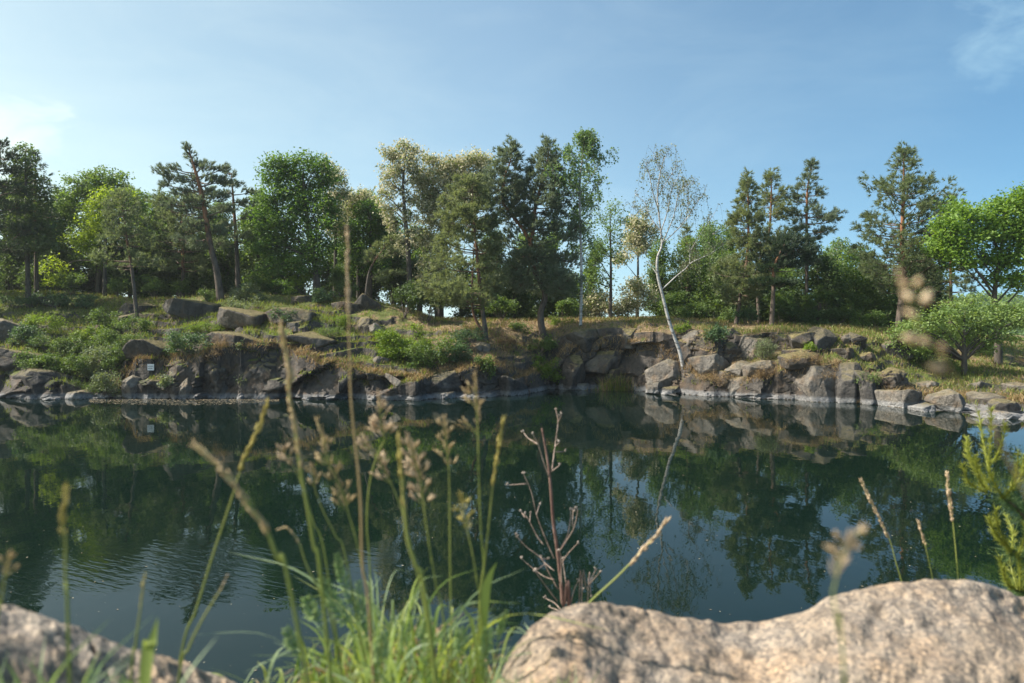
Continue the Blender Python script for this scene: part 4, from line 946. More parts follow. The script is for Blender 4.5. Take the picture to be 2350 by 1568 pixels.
rock('pale cliff block beside the small bush right of the shore', [(275, 872), (300, 860), (320, 866), (322, 912), (280, 912)], 'rockp', .9, D=34.9)
rock('three cornered pale rock standing in the water below the cliff', [(400, 912), (412, 886), (426, 868), (440, 888), (446, 912)], 'rockp', .7, D=34.6)
rock('flat pale stone on the left shore', [(143, 903), (190, 896), (214, 906), (212, 917), (148, 918)], 'rockp', .9, D=34.6)
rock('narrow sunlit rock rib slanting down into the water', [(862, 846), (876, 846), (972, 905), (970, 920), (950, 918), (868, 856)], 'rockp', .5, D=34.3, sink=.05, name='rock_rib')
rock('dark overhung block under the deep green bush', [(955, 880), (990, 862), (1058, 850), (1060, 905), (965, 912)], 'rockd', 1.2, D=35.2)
rock('pale stone in the water right of the rock rib', [(985, 902), (1052, 900), (1058, 916), (990, 919)], 'rockp', .6, D=34.9)
rock('dark wedge of rock sliding into the water below the gully', [(1118, 870), (1160, 862), (1215, 885), (1245, 902), (1120, 912)], 'rockd', 1.3, D=36.2)
rock('low pale slab at the waterline left of the reeds', [(1282, 881), (1352, 880), (1378, 890), (1378, 896), (1284, 897)], 'rockp', .7, D=39.3)
rock('large flat cliff panel above the reeds', [(1330, 792), (1480, 796), (1476, 842), (1395, 850), (1335, 846)], 'rock', .9, D=39.55, tilt=.1)
rock('upper cliff panel under the cliff top grass', [(1476, 752), (1545, 756), (1552, 795), (1480, 796)], 'rock', .8, D=39.7, tilt=.1)
rock('pale slab at the foot of the leaning white birch', [(1482, 846), (1530, 824), (1562, 832), (1604, 872), (1590, 886), (1488, 886)], 'rockp', 1.1, D=37.8)
rock('flat stone on the waterline below the birch slab', [(1484, 880), (1520, 877), (1530, 890), (1500, 897), (1484, 896)], 'rockp', .7, D=37.)
rock('low flat stone right of the waterline stone below the birch', [(1514, 893), (1566, 889), (1572, 898), (1520, 901)], 'rockd', .6, D=36.6)
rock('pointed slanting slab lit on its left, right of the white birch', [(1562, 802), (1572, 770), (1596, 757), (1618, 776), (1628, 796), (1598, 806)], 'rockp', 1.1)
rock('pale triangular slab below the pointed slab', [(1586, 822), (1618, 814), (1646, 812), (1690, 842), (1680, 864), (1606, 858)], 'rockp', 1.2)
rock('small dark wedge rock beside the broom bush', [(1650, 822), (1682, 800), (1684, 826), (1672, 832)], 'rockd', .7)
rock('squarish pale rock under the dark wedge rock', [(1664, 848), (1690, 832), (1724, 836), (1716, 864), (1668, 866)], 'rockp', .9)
rock('broad cracked boulder left of the broom bush', [(1682, 790), (1700, 776), (1745, 775), (1790, 786), (1796, 808), (1770, 824), (1684, 824)], 'rockp', 1.5)
rock('large grey boulder under the cliff top grass on the right', [(1812, 775), (1830, 764), (1868, 760), (1880, 790), (1870, 806), (1818, 802)], 'rock', 1.4)
rock('dark knobbly boulder right of the large grey boulder', [(1862, 770), (1886, 754), (1906, 757), (1922, 780), (1912, 802), (1864, 804)], 'rockd', 1.3)
rock('small pale rock between two dark boulders on the brink', [(1924, 774), (1950, 766), (1956, 790), (1928, 792)], 'rockp', .8)
rock('rounded dark boulder at the right end of the brink', [(1950, 776), (1966, 767), (1980, 771), (1983, 790), (1954, 796)], 'rockd', .9)
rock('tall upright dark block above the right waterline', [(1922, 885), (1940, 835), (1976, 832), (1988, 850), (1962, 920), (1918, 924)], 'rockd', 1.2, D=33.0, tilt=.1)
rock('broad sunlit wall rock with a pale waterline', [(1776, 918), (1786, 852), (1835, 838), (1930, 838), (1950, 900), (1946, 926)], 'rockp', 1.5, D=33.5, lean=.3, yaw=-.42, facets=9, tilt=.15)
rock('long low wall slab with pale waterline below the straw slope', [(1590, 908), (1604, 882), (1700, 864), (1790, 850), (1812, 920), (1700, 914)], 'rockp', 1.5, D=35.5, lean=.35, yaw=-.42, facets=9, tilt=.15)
rock('knobbly grey boulder on the right shore', [(2000, 880), (2010, 858), (2040, 848), (2080, 852), (2092, 878), (2085, 896), (2010, 895)], 'rock', 1.5, rough=.08)
rock('pale based block at the water below the knobbly boulder', [(2012, 906), (2060, 893), (2112, 902), (2128, 930), (2100, 937), (2014, 937)], 'rockp', 1.4, D=31.2)
rock('dark overhanging rock in the hawthorn shade', [(2024, 792), (2050, 781), (2095, 784), (2104, 806), (2060, 818), (2028, 812)], 'rockd', 1.5)
rock('small heap rock on the grass above the knobbly boulder', [(1968, 822), (1992, 808), (2016, 820), (2010, 832), (1970, 834)], 'rock', .8)
rock('pale angular slab tilted at the right shore', [(2138, 925), (2148, 910), (2190, 897), (2206, 904), (2222, 930), (2198, 942), (2160, 936)], 'rockp', 1.2, D=29.6)
rock('flat dark slab running into the water on the right', [(2098, 934), (2140, 926), (2170, 938), (2100, 940)], 'rockd', .8, D=30.0)
rock('long pale slab behind the black boulder on the right shore', [(2236, 920), (2262, 905), (2300, 908), (2330, 925), (2300, 932), (2240, 930)], 'rockp', 1.2, D=30.5)
rock('black shadowed boulder at the right waterline', [(2278, 930), (2290, 920), (2325, 920), (2338, 935), (2325, 948), (2284, 946)], 'rockd', .9, D=28.2)
rock('low flat stone at the right waterline', [(2230, 950), (2270, 940), (2350, 952), (2400, 965), (2330, 966), (2270, 962)], 'rockp', 1.0, D=27.6)
rock('flat pale stone on the grass below the hawthorn', [(2112, 880), (2140, 875), (2160, 880), (2150, 888), (2116, 888)], 'rockp', .7)
rock('low stone in the dry grass on the right shore', [(2220, 882), (2250, 876), (2282, 882), (2270, 892), (2225, 892)], 'rockp', .7)
rock('flat layered stone at the far right shore', [(2290, 888), (2350, 882), (2400, 888), (2390, 900), (2300, 898)], 'rockp', .9)
rock('small pale stone on the cliff top beside the white birch', [(1545, 738), (1556, 730), (1572, 734), (1576, 742), (1548, 744)], 'rockp', .5, D=41.5)
rock('flat pale stone on the straw slope left of the feathery pine', [(1078, 800), (1100, 790), (1128, 796), (1120, 806), (1084, 808)], 'rockp', .8)
rock('pale slab on the brink before the yellow green bush', [(846, 826), (866, 818), (896, 824), (880, 832)], 'rockp', .7)


rock('wide dark cliff panel below the grass between the twin pine and the reeds', [(1282, 776), (1330, 756), (1400, 756), (1404, 800), (1300, 806)], 'rock', .9, D=39.6, tilt=.1)
rock('upper middle cliff panel under the thin straight birch', [(1406, 754), (1474, 754), (1478, 792), (1410, 796)], 'rock', .8, D=39.65, tilt=.1)
rock('low cliff panel left of the reeds', [(1288, 812), (1332, 806), (1340, 848), (1352, 880), (1290, 884)], 'rock', .9, D=39.2, tilt=.1)
rock('low cliff panel behind the reeds', [(1344, 850), (1400, 850), (1470, 846), (1474, 884), (1350, 890)], 'rock', .8, D=39.3, tilt=.1)
rock('dark slanting cliff slab right of the sign', [(362, 830), (430, 822), (446, 862), (440, 908), (372, 910)], 'rockd', .9, D=35.0, tilt=.1)
rock('streaked dark cliff panel right of the squared rock', [(738, 836), (800, 846), (806, 912), (742, 912)], 'rockd', .9, D=35.0, tilt=.1)
rock('dark hollowed cliff panel left of the rock rib', [(806, 848), (858, 852), (930, 900), (928, 914), (810, 914)], 'rockd', .9, D=34.9, tilt=.1)
rock('straw topped rock under the flat brink of the right slope', [(1716, 838), (1760, 826), (1800, 832), (1800, 866), (1720, 868)], 'rockp', 1.1)
rock('cracked low rock on the brink right of the white birch', [(1640, 762), (1680, 752), (1700, 770), (1650, 776)], 'rock', .8)
rock('grey rock in the straw right of the broom bush', [(1800, 822), (1850, 812), (1905, 820), (1900, 842), (1806, 842)], 'rock', 1.2)
rock('half buried rock under the dark knobbly boulder', [(1900, 800), (1960, 798), (1990, 812), (1950, 826), (1905, 820)], 'rock', 1.0)
shrub('dense green bush in the middle of the left hollow', 175, 803, 44, 24, 'shrub', .12, n=6)
shrub('light green bush under the small slope pine', 300, 752, 40, 22, 'shrub', .11, n=6)
shrub('dark green bush at the left of the left hollow', 60, 770, 40, 26, 'bshrub', .12, n=6)
shrub('grass green thicket above the long sloping dark rock', 90, 828, 46, 22, 'shrub', .12, n=6)
shrub('leafy bush between the sign ledge and the left hollow', 262, 838, 34, 34, 'shrub', .11, n=6)
shrub('yellow green sprigs among the leaves of the left hollow', 225, 775, 30, 26, 'yshrub', .11, n=5)
shrub('fern tuft in the wood shade at the top left', 40, 694, 44, 12, 'bshrub', .12)
shrub('fern tuft in the wood shade right of the dark block', 175, 694, 40, 12, 'bshrub', .12)
shrub('grassy tuft below the long rock ledge', 470, 752, 40, 12, 'yshrub', .15, asp=.18)
shrub('grassy tuft right of the middle rock ledges', 770, 735, 40, 14, 'yshrub', .15, asp=.18)
shrub('grassy tuft left of the cracked block', 760, 765, 34, 10, 'shrub', .15, asp=.18)
shrub('straw tuft above the broad sunlit wall rock', 1850, 826, 44, 10, 'drys', .2, asp=.08)
shrub('straw tuft below the pale triangular slab', 1640, 872, 44, 12, 'drys', .2, asp=.08)
shrub('straw tuft left of the upright dark block', 1750, 858, 40, 10, 'drys', .2, asp=.08)
shrub('straw tuft hanging beside the bright green plants', 1985, 915, 22, 14, 'drys', .2, asp=.08)
shrub('straw tuft on the brink over the great rounded rock', 500, 812, 30, 12, 'drys', .2, asp=.08)
shrub('straw tuft between the knobbly boulder and the dry slope', 1900, 868, 24, 12, 'drys', .2, asp=.08)
shrub('straw mat on the earth slope below the twin topped pine', 1190, 790, 50, 12, 'drys', .2, asp=.08)
rock('slanting brown slab above the long low wall rock', [(1600, 880), (1640, 850), (1722, 856), (1735, 880), (1640, 892)], 'rock', 1.2, tilt=.15)
rock('brown slab under the straw above the broad sunlit wall rock', [(1750, 842), (1800, 822), (1856, 826), (1866, 848), (1766, 860)], 'rock', 1.2, tilt=.15)
rock('small brown ledge left of the upright dark block top', [(1872, 838), (1930, 824), (1952, 842), (1900, 852)], 'rock', 1.0, tilt=.15)
rock('dark slab filling the cleft right of the upright dark block', [(1966, 850), (2000, 852), (2012, 908), (1972, 924)], 'rockd', 1.1, D=32.6, tilt=.15)
rock('brown ledge between the pale triangular slab and the broad cracked boulder', [(1640, 800), (1680, 784), (1700, 806), (1690, 830), (1644, 826)], 'rock', 1.0, tilt=.15)
rock('straw edged slab below the large grey boulder', [(1800, 806), (1870, 800), (1900, 812), (1880, 826), (1806, 826)], 'rock', 1.1, tilt=.15)
# sign on the cliff
h_ = hit(346, 843); sgn = P3(346, 843, h_[1] - .10)
t = thing('sign', sgn, 'small white notice with two lines of writing fixed to the shaded cliff', 'sign')
k = sgn[1] / F; M['white'] = plain_mat('white_board', (.75, .76, .77), .5); M['ink'] = plain_mat('grey_ink', (.10, .11, .12), .6)
def boxv(mb, c, s):
    c = np.array(c); s = np.array(s) / 2
    v = [c + s * np.array(e) for e in ((-1, -1, -1), (1, -1, -1), (1, 1, -1), (-1, 1, -1), (-1, -1, 1), (1, -1, 1), (1, 1, 1), (-1, 1, 1))]
    mb.add(v, [(0, 3, 2, 1), (4, 5, 6, 7), (0, 1, 5, 4), (1, 2, 6, 5), (2, 3, 7, 6), (3, 0, 4, 7)])
mb = MB(); boxv(mb, sgn, (15 * k, .02, 14.5 * k)); mb.build('board', M['white'], t, sgn)
for row, zz in enumerate((2.2 * k, -2.8 * k)):
    mb = MB()
    for i in range(7):
        if row == 1 and i == 6: continue
        w = 1.0 * k
        boxv(mb, sgn + np.array([(-5.4 + i * 1.75) * k, -.0125, zz]), (w, .004, (2.1 if i % 3 else 1.7) * k))
    mb.build('writing', M['ink'], t, sgn)
mb = MB(); tube(mb, [sgn + np.array([0, .01, 0]), sgn + np.array([0, .5, 0])], .012, 6); mb.build('fixing', M['ink'], t, sgn)

# ================================================================== GRASS ON THE FAR BANK
cellA = np.linalg.norm(np.cross(G[1:, :-1] - G[:-1, :-1], G[:-1, 1:] - G[:-1, :-1]), axis=2)
rkc = RK[:-1, :-1]; uc = np.broadcast_to(U[None, :-1], cellA.shape)
gc = green.reshape(nr, nc)[:-1, :-1]; nzc = nz.reshape(nr, nc)[:-1, :-1]
def scatter(n, wgt):
    p = (cellA * wgt).ravel(); p /= p.sum()
    c = R.choice(len(p), n, p=p); r, q = np.unravel_index(c, cellA.shape)
    a, b = R.random((n, 1)), R.random((n, 1))
    return G[r, q] * (1 - a) * (1 - b) + G[r + 1, q] * a * (1 - b) + G[r, q + 1] * (1 - a) * b + G[r + 1, q + 1] * a * b
vis = (uc > -120) & (uc < 2480) & (rkc > 2.4) & (rkc < 6.4)
flat = np.clip((nzc - .5) / .25, 0, 1) * np.clip((fbm(G[:-1, :-1].reshape(-1, 3) * .8, 3, 77).reshape(cellA.shape) + .55) * 1.4, 0.05, 1) * vis
patch = np.clip(gc * 1.5 - .25, 0, 1)
mb = MB(); B = scatter(42000, flat * patch); blades(mb, B, .10 + .22 * R.random(len(B)) ** 2, .035, .6)
tag(mb.build('grass', M['grass']), 'short green grass on the far slopes', 'grass', kind='stuff')
mb = MB(); B = scatter(26000, flat * (1.15 - patch)); blades(mb, B, .08 + .2 * R.random(len(B)) ** 2, .03, .8)
tag(mb.build('dry_grass', M['dry']), 'straw coloured dry grass on the far slopes and cliff tops', 'grass', kind='stuff')
mb = MB(); B = scatter(22000, flat); blades(mb, B, .08 + .22 * R.random(len(B)) ** 2, .03, .7)
tag(mb.build('mixed_grass', M['olive']), 'olive half dry grass on the far slopes', 'grass', kind='stuff')
# straw fringe hanging over the brinks
brow = vis * np.clip(1 - np.abs(rkc - 3.05) / .35, 0, 1) * (uc > 250)
mb = MB(); B = scatter(9000, brow); blades(mb, B, .12 + .2 * R.random(len(B)), .03, 1.0)
tag(mb.build('straw_fringe', M['dry']), 'dry straw hanging over the edge of the cliffs', 'grass', kind='stuff')

# far hill
hb = MB(); n1_, n2_ = 90, 26
gx, gy = np.meshgrid(np.linspace(60, 420, n1_), np.linspace(150, 420, n2_))
hz = -12 + 21 * np.clip((gy - 150) / 90, 0, 1) * np.clip((gx - 60) / 60, 0, 1)
hp = np.stack([gx, gy, hz], -1).reshape(-1, 3); hp[:, 2] += 2.2 * fbm(hp * np.array([.12, .12, 0]), 4, 90)
i = np.arange(n2_ - 1)[:, None] * n1_; j = np.arange(n1_ - 1)[None]
hb.add(hp, np.stack([i + j, i + j + 1, i + n1_ + j + 1, i + n1_ + j], -1).reshape(-1, 4))
M['hill'] = plain_mat('hill_green', (.045, .085, .035), .9)
tag(hb.build('hills', M['hill'], smooth=True), 'distant wooded hill at the far right', 'hill', kind='structure')
mb = MB(); n = 26000
sx = R.uniform(100, 260, n); sy = R.uniform(150, 260, n)
hh = -12 + 21 * np.clip((sy - 150) / 90, 0, 1) * np.clip((sx - 60) / 60, 0, 1)
C = np.stack([sx, sy, hh + 2.5 * R.random(n) + 3.2 * np.abs(fbm(np.stack([sx, sy, 0 * sx], 1) * .16, 3, 92))], 1)
leaves(mb, C, 1.0 + .7 * R.random(n), R.random(n), .8, .1, .5)
tag(mb.build('far_wood', M['mid']), 'hazy green wood on the distant hill', 'wood', kind='stuff')

# leaf litter floating on the water
mb = MB(); n = 1500
u_ = R.uniform(205, 640, n); y_ = 917 + R.random(n) ** 1.6 * np.interp(u_, [205, 300, 460, 640, 800], [8, 12, 14, 5, 2])
D_ = F * HC / (y_ - HY); C = np.stack([(u_ - CU) / F * D_, D_, np.full(n, .006)], 1)
a = R.random(n) * 6.28; s_ = .02 + .05 * R.random(n)
v = np.stack([C + np.stack([np.cos(a + q) * s_ * f_, np.sin(a + q) * s_ * f_, 0 * a], 1) for q, f_ in ((0, 1), (1.6, .5), (3.14, 1), (4.7, .5))], 1)
mb.add(v.reshape(-1, 3), np.arange(n * 4).reshape(-1, 4), None, 0, np.repeat(R.random(n), 4))
n = 620; y_ = R.uniform(925, 1560, n); u_ = R.uniform(-150, 2500, n); D_ = F * HC / (y_ - HY); C = np.stack([(u_ - CU) / F * D_, D_, np.full(n, .006)], 1)
keep = fbm(C * .35, 3, 99) > -.15; C = C[keep]; n = len(C); a = R.random(n) * 6.28; s_ = (.004 + .014 * R.random(n) ** 2) * (1 + C[:, 1] / 25)
v = np.stack([C + np.stack([np.cos(a + q) * s_ * f_, np.sin(a + q) * s_ * f_, 0 * a], 1) for q, f_ in ((0, 1), (1.6, .5), (3.14, 1), (4.7, .5))], 1)
mb.add(v.reshape(-1, 3), np.arange(n * 4).reshape(-1, 4), None, 0, np.repeat(R.random(n), 4))
M['litter'] = leaf_mat('floating_leaf', (.16, .11, .06), (.42, .37, .27), .0)
tag(mb.build('floating_leaves', M['litter']), 'specks and dead leaves floating on the lake', 'leaf litter', kind='stuff')
# ================================================================== NEAR BANK
nx, ny = 150, 110
gx = np.linspace(-4.5, 5.5, nx); gy = np.linspace(-3.0, 4.6, ny)
X2, Y2 = np.meshgrid(gx, gy)
edge = 1.42 + .12 * np.sin(X2 * 2.1) + np.clip(X2 - 1.6, 0, 2) * .9 + np.clip(-X2 - 1.6, 0, 2) * .5
zz = 3.2 - np.clip(Y2 - edge, 0, 9) * 2.6 - .25 * np.clip(X2 - 1.4, 0, 3) * .8
pn = np.stack([X2, Y2, zz], -1).reshape(-1, 3)
pn[:, 2] += .05 * fbm(pn * 1.7, 4, 101)
pn[:, 2] = np.maximum(pn[:, 2], -1.5)
mb = MB(); i = np.arange(ny - 1)[:, None] * nx; j = np.arange(nx - 1)[None]
nq = np.stack([i + j, i + j + 1, i + nx + j + 1, i + nx + j], -1).reshape(-1, 4)
mb.add(pn, nq, None, 0, .45)
M['near'] = bank.data.materials[0]
tag(mb.build('near_bank', M['near'], smooth=True), 'earthy near bank above the water', 'ground', kind='structure')
nb_ = BVHTree.FromPolygons([tuple(p) for p in pn], [tuple(q) for q in nq.tolist()])
def nz_at(x, y):
    h = nb_.ray_cast(Vector((x, y, 9)), Vector((0, 0, -1)), 20); return 3.2 if h[0] is None else h[0][2]

M['granite'] = rock_mat('near_granite', (.205, .165, .132), (.285, .238, .192), (.365, .308, .25), 4.0, 0, False, 170, .5, (.36, .26, .175), 1.0, (4.0, (.25, .225, .2)), .3)
M['granite2'] = rock_mat('grey_granite', (.22, .195, .175), (.36, .32, .28), (.48, .43, .37), 4.5, 0, False, 150, .8, (.34, .26, .18), 1.0, (7.0, (.2, .185, .17)))
def near_rock(label, crest, mat, Dc, seed, front=.62, low=.9, amp=.012, sx=340):
    """crest: picture points of the skyline; Dc: distance of the crest (per point); one closed lump with real depth"""
    cu = np.array([c[0] for c in crest], float); cy = np.array([c[1] for c in crest], float); cd = np.interp(np.linspace(0, 1, len(crest)), np.linspace(0, 1, len(Dc)), Dc)
    n = sx; uu_ = np.linspace(cu[0], cu[-1], n)
    # monotone smooth interpolation
    yy = np.interp(uu_, cu, cy); dd = np.interp(uu_, cu, cd)
    ker = np.hanning(15); ker /= ker.sum()
    yy = np.convolve(np.pad(yy, 7, mode='edge'), ker, 'valid')
    prof = [(1.0, -low), (.80, -.8 * low), (.42, -.42), (.24, -.22), (.10, -.07), (0, 0), (-.10, -.006), (-.30, -.045), (-.55, -.11), (-.85, -.20), (-1.15, -.33), (-1.35, -.55)]
    prof = np.array(prof); m = 130
    tt = np.linspace(0, len(prof) - 1, m); pr = smooth_path(np.c_[prof, np.zeros(len(prof))], 10); pi_ = np.linspace(0, len(pr) - 1, m)
    pa = np.interp(pi_, np.arange(len(pr)), pr[:, 0]); pb = np.interp(pi_, np.arange(len(pr)), pr[:, 1])
    Cx = (uu_ - CU) / F * dd; Cz = HC - (yy - HY) / F * dd
    zmean = Cz.mean(); fl = .55                         # the dips of the skyline fade towards the foot
    Y = dd[None] + pa[:, None] * front
    X = Cx[None] * (Y / dd[None])
    flat_ = np.clip(np.abs(pa), 0, 1)[:, None]
    Zr = Cz[None] * (1 - flat_ * fl) + zmean * flat_ * fl + pb[:, None] * .75
    V = np.stack([np.broadcast_to(X, Y.shape), Y, Zr], -1).reshape(-1, 3)
    # round off both ends
    e = np.minimum(np.arange(n), np.arange(n)[::-1]) / (n * .05); e = np.sqrt(np.clip(1 - (1 - np.clip(e, 0, 1)) ** 2, 0, 1))
    V[:, 2] -= np.tile((1 - e) * .5, m) 
    nn_ = fbm(V * 5, 5, seed) * amp * 1.6 + fbm(V * 28, 5, seed + 7) * amp * .6
    f1, f2, hd = voro(V * np.array([4., 6, 4]), seed); nn_ -= amp * .25 * np.exp(-((f2 - f1) / .05) ** 2)
    V[:, 2] += nn_; V[:, 1] -= nn_ * .8
    mb = MB(); i = np.arange(m - 1)[:, None] * n; j = np.arange(n - 1)[None]
    mb.add(V, np.stack([i + j, i + n + j, i + n + j + 1, i + j + 1], -1).reshape(-1, 4))
    c = V.mean(0); o = mb.build('boulder', M[mat], None, c, True); o.location = Vector(c); return tag(o, label, 'rock')
near_rock('large sunlit granite boulder with a smooth hollow in its rim, close on the right',
          [(1090, 1680), (1130, 1590), (1155, 1530), (1185, 1484), (1225, 1436), (1270, 1402), (1310, 1388), (1370, 1384), (1440, 1390), (1520, 1406), (1600, 1424), (1680, 1432), (1750, 1424), (1820, 1408), (1865, 1396), (1885, 1378), (1930, 1360), (1990, 1345), (2060, 1332), (2150, 1326), (2230, 1328), (2280, 1338), (2350, 1365), (2450, 1400), (2620, 1440)],
          'granite', [1.22, 1.3, 1.38, 1.45, 1.5], 111)
near_rock('rough grey granite boulder in the bottom left corner',
          [(-420, 1360), (-200, 1345), (-60, 1352), (0, 1364), (50, 1380), (110, 1402), (160, 1428), (210, 1446), (250, 1470), (300, 1488), (340, 1490), (400, 1510), (440, 1530), (500, 1556), (560, 1590), (620, 1640)],
          'granite2', [.95, 1.0, 1.1, 1.2], 131, amp=.02)

# ================================================================== NEAR GRASSES
M['stem'] = leaf_mat('grass_stem', (.16, .22, .04), (.38, .36, .12), .15, tcol=(1.2, 1.2, .6))
M['stemd'] = leaf_mat('dry_stem', (.32, .22, .10), (.48, .36, .19), .1, tcol=(1.1, 1, .8))
M['spike'] = leaf_mat('ripe_spikelet', (.40, .29, .14), (.70, .56, .34), .3, tcol=(1.1, 1, .7))
M['spikep'] = leaf_mat('pinkish_spikelet', (.42, .31, .19), (.74, .60, .42), .3, tcol=(1.1, .95, .8))
M['spikeg'] = leaf_mat('golden_spikelet', (.36, .29, .06), (.56, .48, .17), .25, tcol=(1.1, 1, .6))
M['nblade'] = leaf_mat('near_blade', (.13, .22, .045), (.38, .43, .16), .45)
M['nblade2'] = leaf_mat('blue_green_blade', (.15, .23, .11), (.31, .40, .24), .4)
def spikelet(mb, base, d, L, w, var, mat=0):
    d = d / (np.linalg.norm(d) + 1e-9); a = np.cross(d, R.normal(size=3)); a /= np.linalg.norm(a); b = np.cross(d, a)
    v = [base] + [base + d * L * .38 + (math.cos(q) * a + math.sin(q) * b) * w * .5 for q in np.arange(5) * 1.2566] + [base + d * L * .72 + (math.cos(q) * a + math.sin(q) * b) * w * .34 for q in np.arange(5) * 1.2566] + [base + d * L]
    q4 = [[1 + i, 1 + (i + 1) % 5, 6 + (i + 1) % 5, 6 + i] for i in range(5)]
    t3 = [[0, 1 + (i + 1) % 5, 1 + i] for i in range(5)] + [[11, 6 + i, 6 + (i + 1) % 5] for i in range(5)]
    mb.add(v, q4, t3, mat, var)
def stem_path(pts, D, ground=True):
    P = [P3(u, y, D + (p[0] if p else 0)) for (u, y, *p) in pts]
    if ground:
        last = P[-1]; d = P[-1] - P[-2]; d /= np.linalg.norm(d)
        g = nz_at(last[0], last[1]); s = max(0.02, (last[2] - g) / max(.35, -d[2]))
        P.append(last + np.array([d[0] * s * .5, 0, -(last[2] - g) - .03]))
    return P
GRP = 'ripe grass stems before the lake'
def spike_stem(label, head, stem, D, width=9, mat='spike', smat='stem', rs=1.1, loose=.3, name='flowering_grass', gap=1.0, group=GRP, ground=True, cat='grass stem'):
    """dense narrow ear: head = picture points from tip downwards, stem = points below it"""
    P = stem_path(head + stem, D, ground); base = P[-1]
    t = thing(name, base, label, cat, group)
    path = smooth_path(P[::-1], 6); k = D / F; rs *= 1.1; width *= 1.45
    mb = MB(); tube(mb, path, [.0016 * rs, .0014 * rs, .0009 * rs, .0005], 6, 0, [.1, .5, .9]); mb.build('stem', M[smat], t, base, True)
    hp = smooth_path([P3(u, y, D + (p[0] if p else 0)) for (u, y, *p) in head], 8)
    L = np.linalg.norm(np.diff(hp, axis=0), axis=1).sum(); w = width * k
    n = max(14, int(L / (w * .16) / gap)); hd = MB()
    for i in range(n):
        f = (i + R.random() * .5) / n; j = f * (len(hp) - 1); a = hp[int(j)] + (hp[min(int(j) + 1, len(hp) - 1)] - hp[int(j)]) * (j - int(j))
        up = hp[max(0, int(j) - 1)] - hp[min(int(j) + 1, len(hp) - 1)]; up /= np.linalg.norm(up) + 1e-9
        th = R.random() * 6.28; o = np.array([math.cos(th), math.sin(th), 0.]); o -= up * (o @ up)
        wd = w * (.35 + .65 * math.sin(min(1, .15 + f * 1.2) * PI * .75)) * (.75 + .25 * math.sin(f * 21 + th * .1))
        spikelet(hd, a + o * wd * .12, up + o * loose, w * R.uniform(.75, 1.15), wd * .42, np.clip(.5 + .3 * R.normal(), 0, 1))
    hd.build('seed_head', M[mat], t, base, True); return t
def panicle_stem(label, head, stem, D, side, mat='spikep', smat='stem', rs=1.0, ls=16, name='flowering_grass', nfull=1.0, group=GRP, ground=True):
    """open ear: spikelets in tufts on short side branches; side = [(fraction down head, reach in picture units, +-1)]"""
    P = stem_path(head + stem, D, ground); base = P[-1]; k = D / F; rs *= 1.0; ls *= 1.22
    t = thing(name, base, label, 'grass stem', group)
    path = smooth_path(P[::-1], 6)
    mb = MB(); tube(mb, path, [.0015 * rs, .0013 * rs, .0008 * rs, .0004], 6, 0, [.1, .5, .9])
    hp = smooth_path([P3(u, y, D + (p[0] if p else 0)) for (u, y, *p) in head], 8); hd = MB()
    L = np.linalg.norm(np.diff(hp, axis=0), axis=1).sum()
    tops = int(max(9, L / (ls * k) * 7) * nfull)
    for i in range(tops):
        f = (i + R.random() * .6) / tops; j = f * .96 * (len(hp) - 1); a = hp[int(j)]
        if f > .3 and R.random() < .35: continue
        up = hp[max(0, int(j) - 2)] - hp[min(len(hp) - 1, int(j) + 2)]; up /= np.linalg.norm(up) + 1e-9
        sd = np.array([1. if i % 2 else -1., R.normal() * .6, 0]) * (.15 + .4 * min(1, f * 1.6))
        spikelet(hd, a + sd * ls * k * .12, up + sd + R.normal(size=3) * .12, ls * k * R.uniform(.75, 1.05), ls * k * .125, R.random())
    for f, reach, sg in side:
        j = f * (len(hp) - 1); a = hp[int(j)]; up = hp[max(0, int(j) - 2)] - hp[min(len(hp) - 1, int(j) + 2)]; up /= np.linalg.norm(up) + 1e-9
        e = a + (np.array([sg, R.uniform(-.6, .6), 0]) * .85 + up * .75) * reach * k
        tube(mb, smooth_path([a, (a + e) / 2 + up * .1 * reach * k, e], 3), [.0005, .0003], 4, 0, .7)
        for q in range(R.integers(3, 6)):
            b = a + (e - a) * R.uniform(.55, 1)
            spikelet(hd, b, (e - a) / np.linalg.norm(e - a) + up * .5 + R.normal(size=3) * .35, ls * k * R.uniform(.8, 1.15), ls * k * .2, R.random())
    mb.build('stem', M[smat], t, base, True); hd.build('seed_head', M[mat], t, base, True); return t

spike_stem('tallest stem, a narrow pinkish ear reaching up before the dark wood', [(797, 528), (798, 600), (799, 680), (800, 725)], [(802, 800), (806, 920), (820, 1060), (828, 1160), (832, 1300), (848, 1420)], 1.0, 12, 'spikep', 'stemd', loose=.15)
spike_stem('brown kinked ear rising left of the tallest stem', [(645, 748), (655, 810), (666, 860), (662, 900), (674, 960), (682, 1020), (690, 1080)], [(705, 1160), (722, 1260), (738, 1340)], .95, 15, 'spike', 'stem', rs=1.5, loose=.2)
spike_stem('golden slanting ear leaning right, crossing the brown bent ear', [(615, 926), (592, 985), (570, 1030), (550, 1085)], [(530, 1150), (490, 1270), (450, 1400), (415, 1505)], 1.1, 13, 'spikeg')
spike_stem('thick brown ear bent far left, blurred close to the lens', [(452, 1026), (485, 1055), (520, 1090), (548, 1125), (575, 1165), (605, 1205), (618, 1230)], [(640, 1290), (670, 1370)], .8, 16, 'spike', 'stem', rs=1.4, loose=.35)
panicle_stem('golden ear with clustered side tufts right of the brown kinked ear', [(730, 970), (742, 1010), (752, 1050), (768, 1090), (790, 1140), (800, 1180)], [(815, 1230), (830, 1300), (845, 1380)], 1.1, [(.25, 12, 1), (.45, 20, -1), (.55, 26, -1), (.62, 18, 1), (.7, 26, -1), (.78, 22, 1), (.85, 26, -1), (.92, 24, 1), (.98, 30, -1)], 'spike', ls=18)
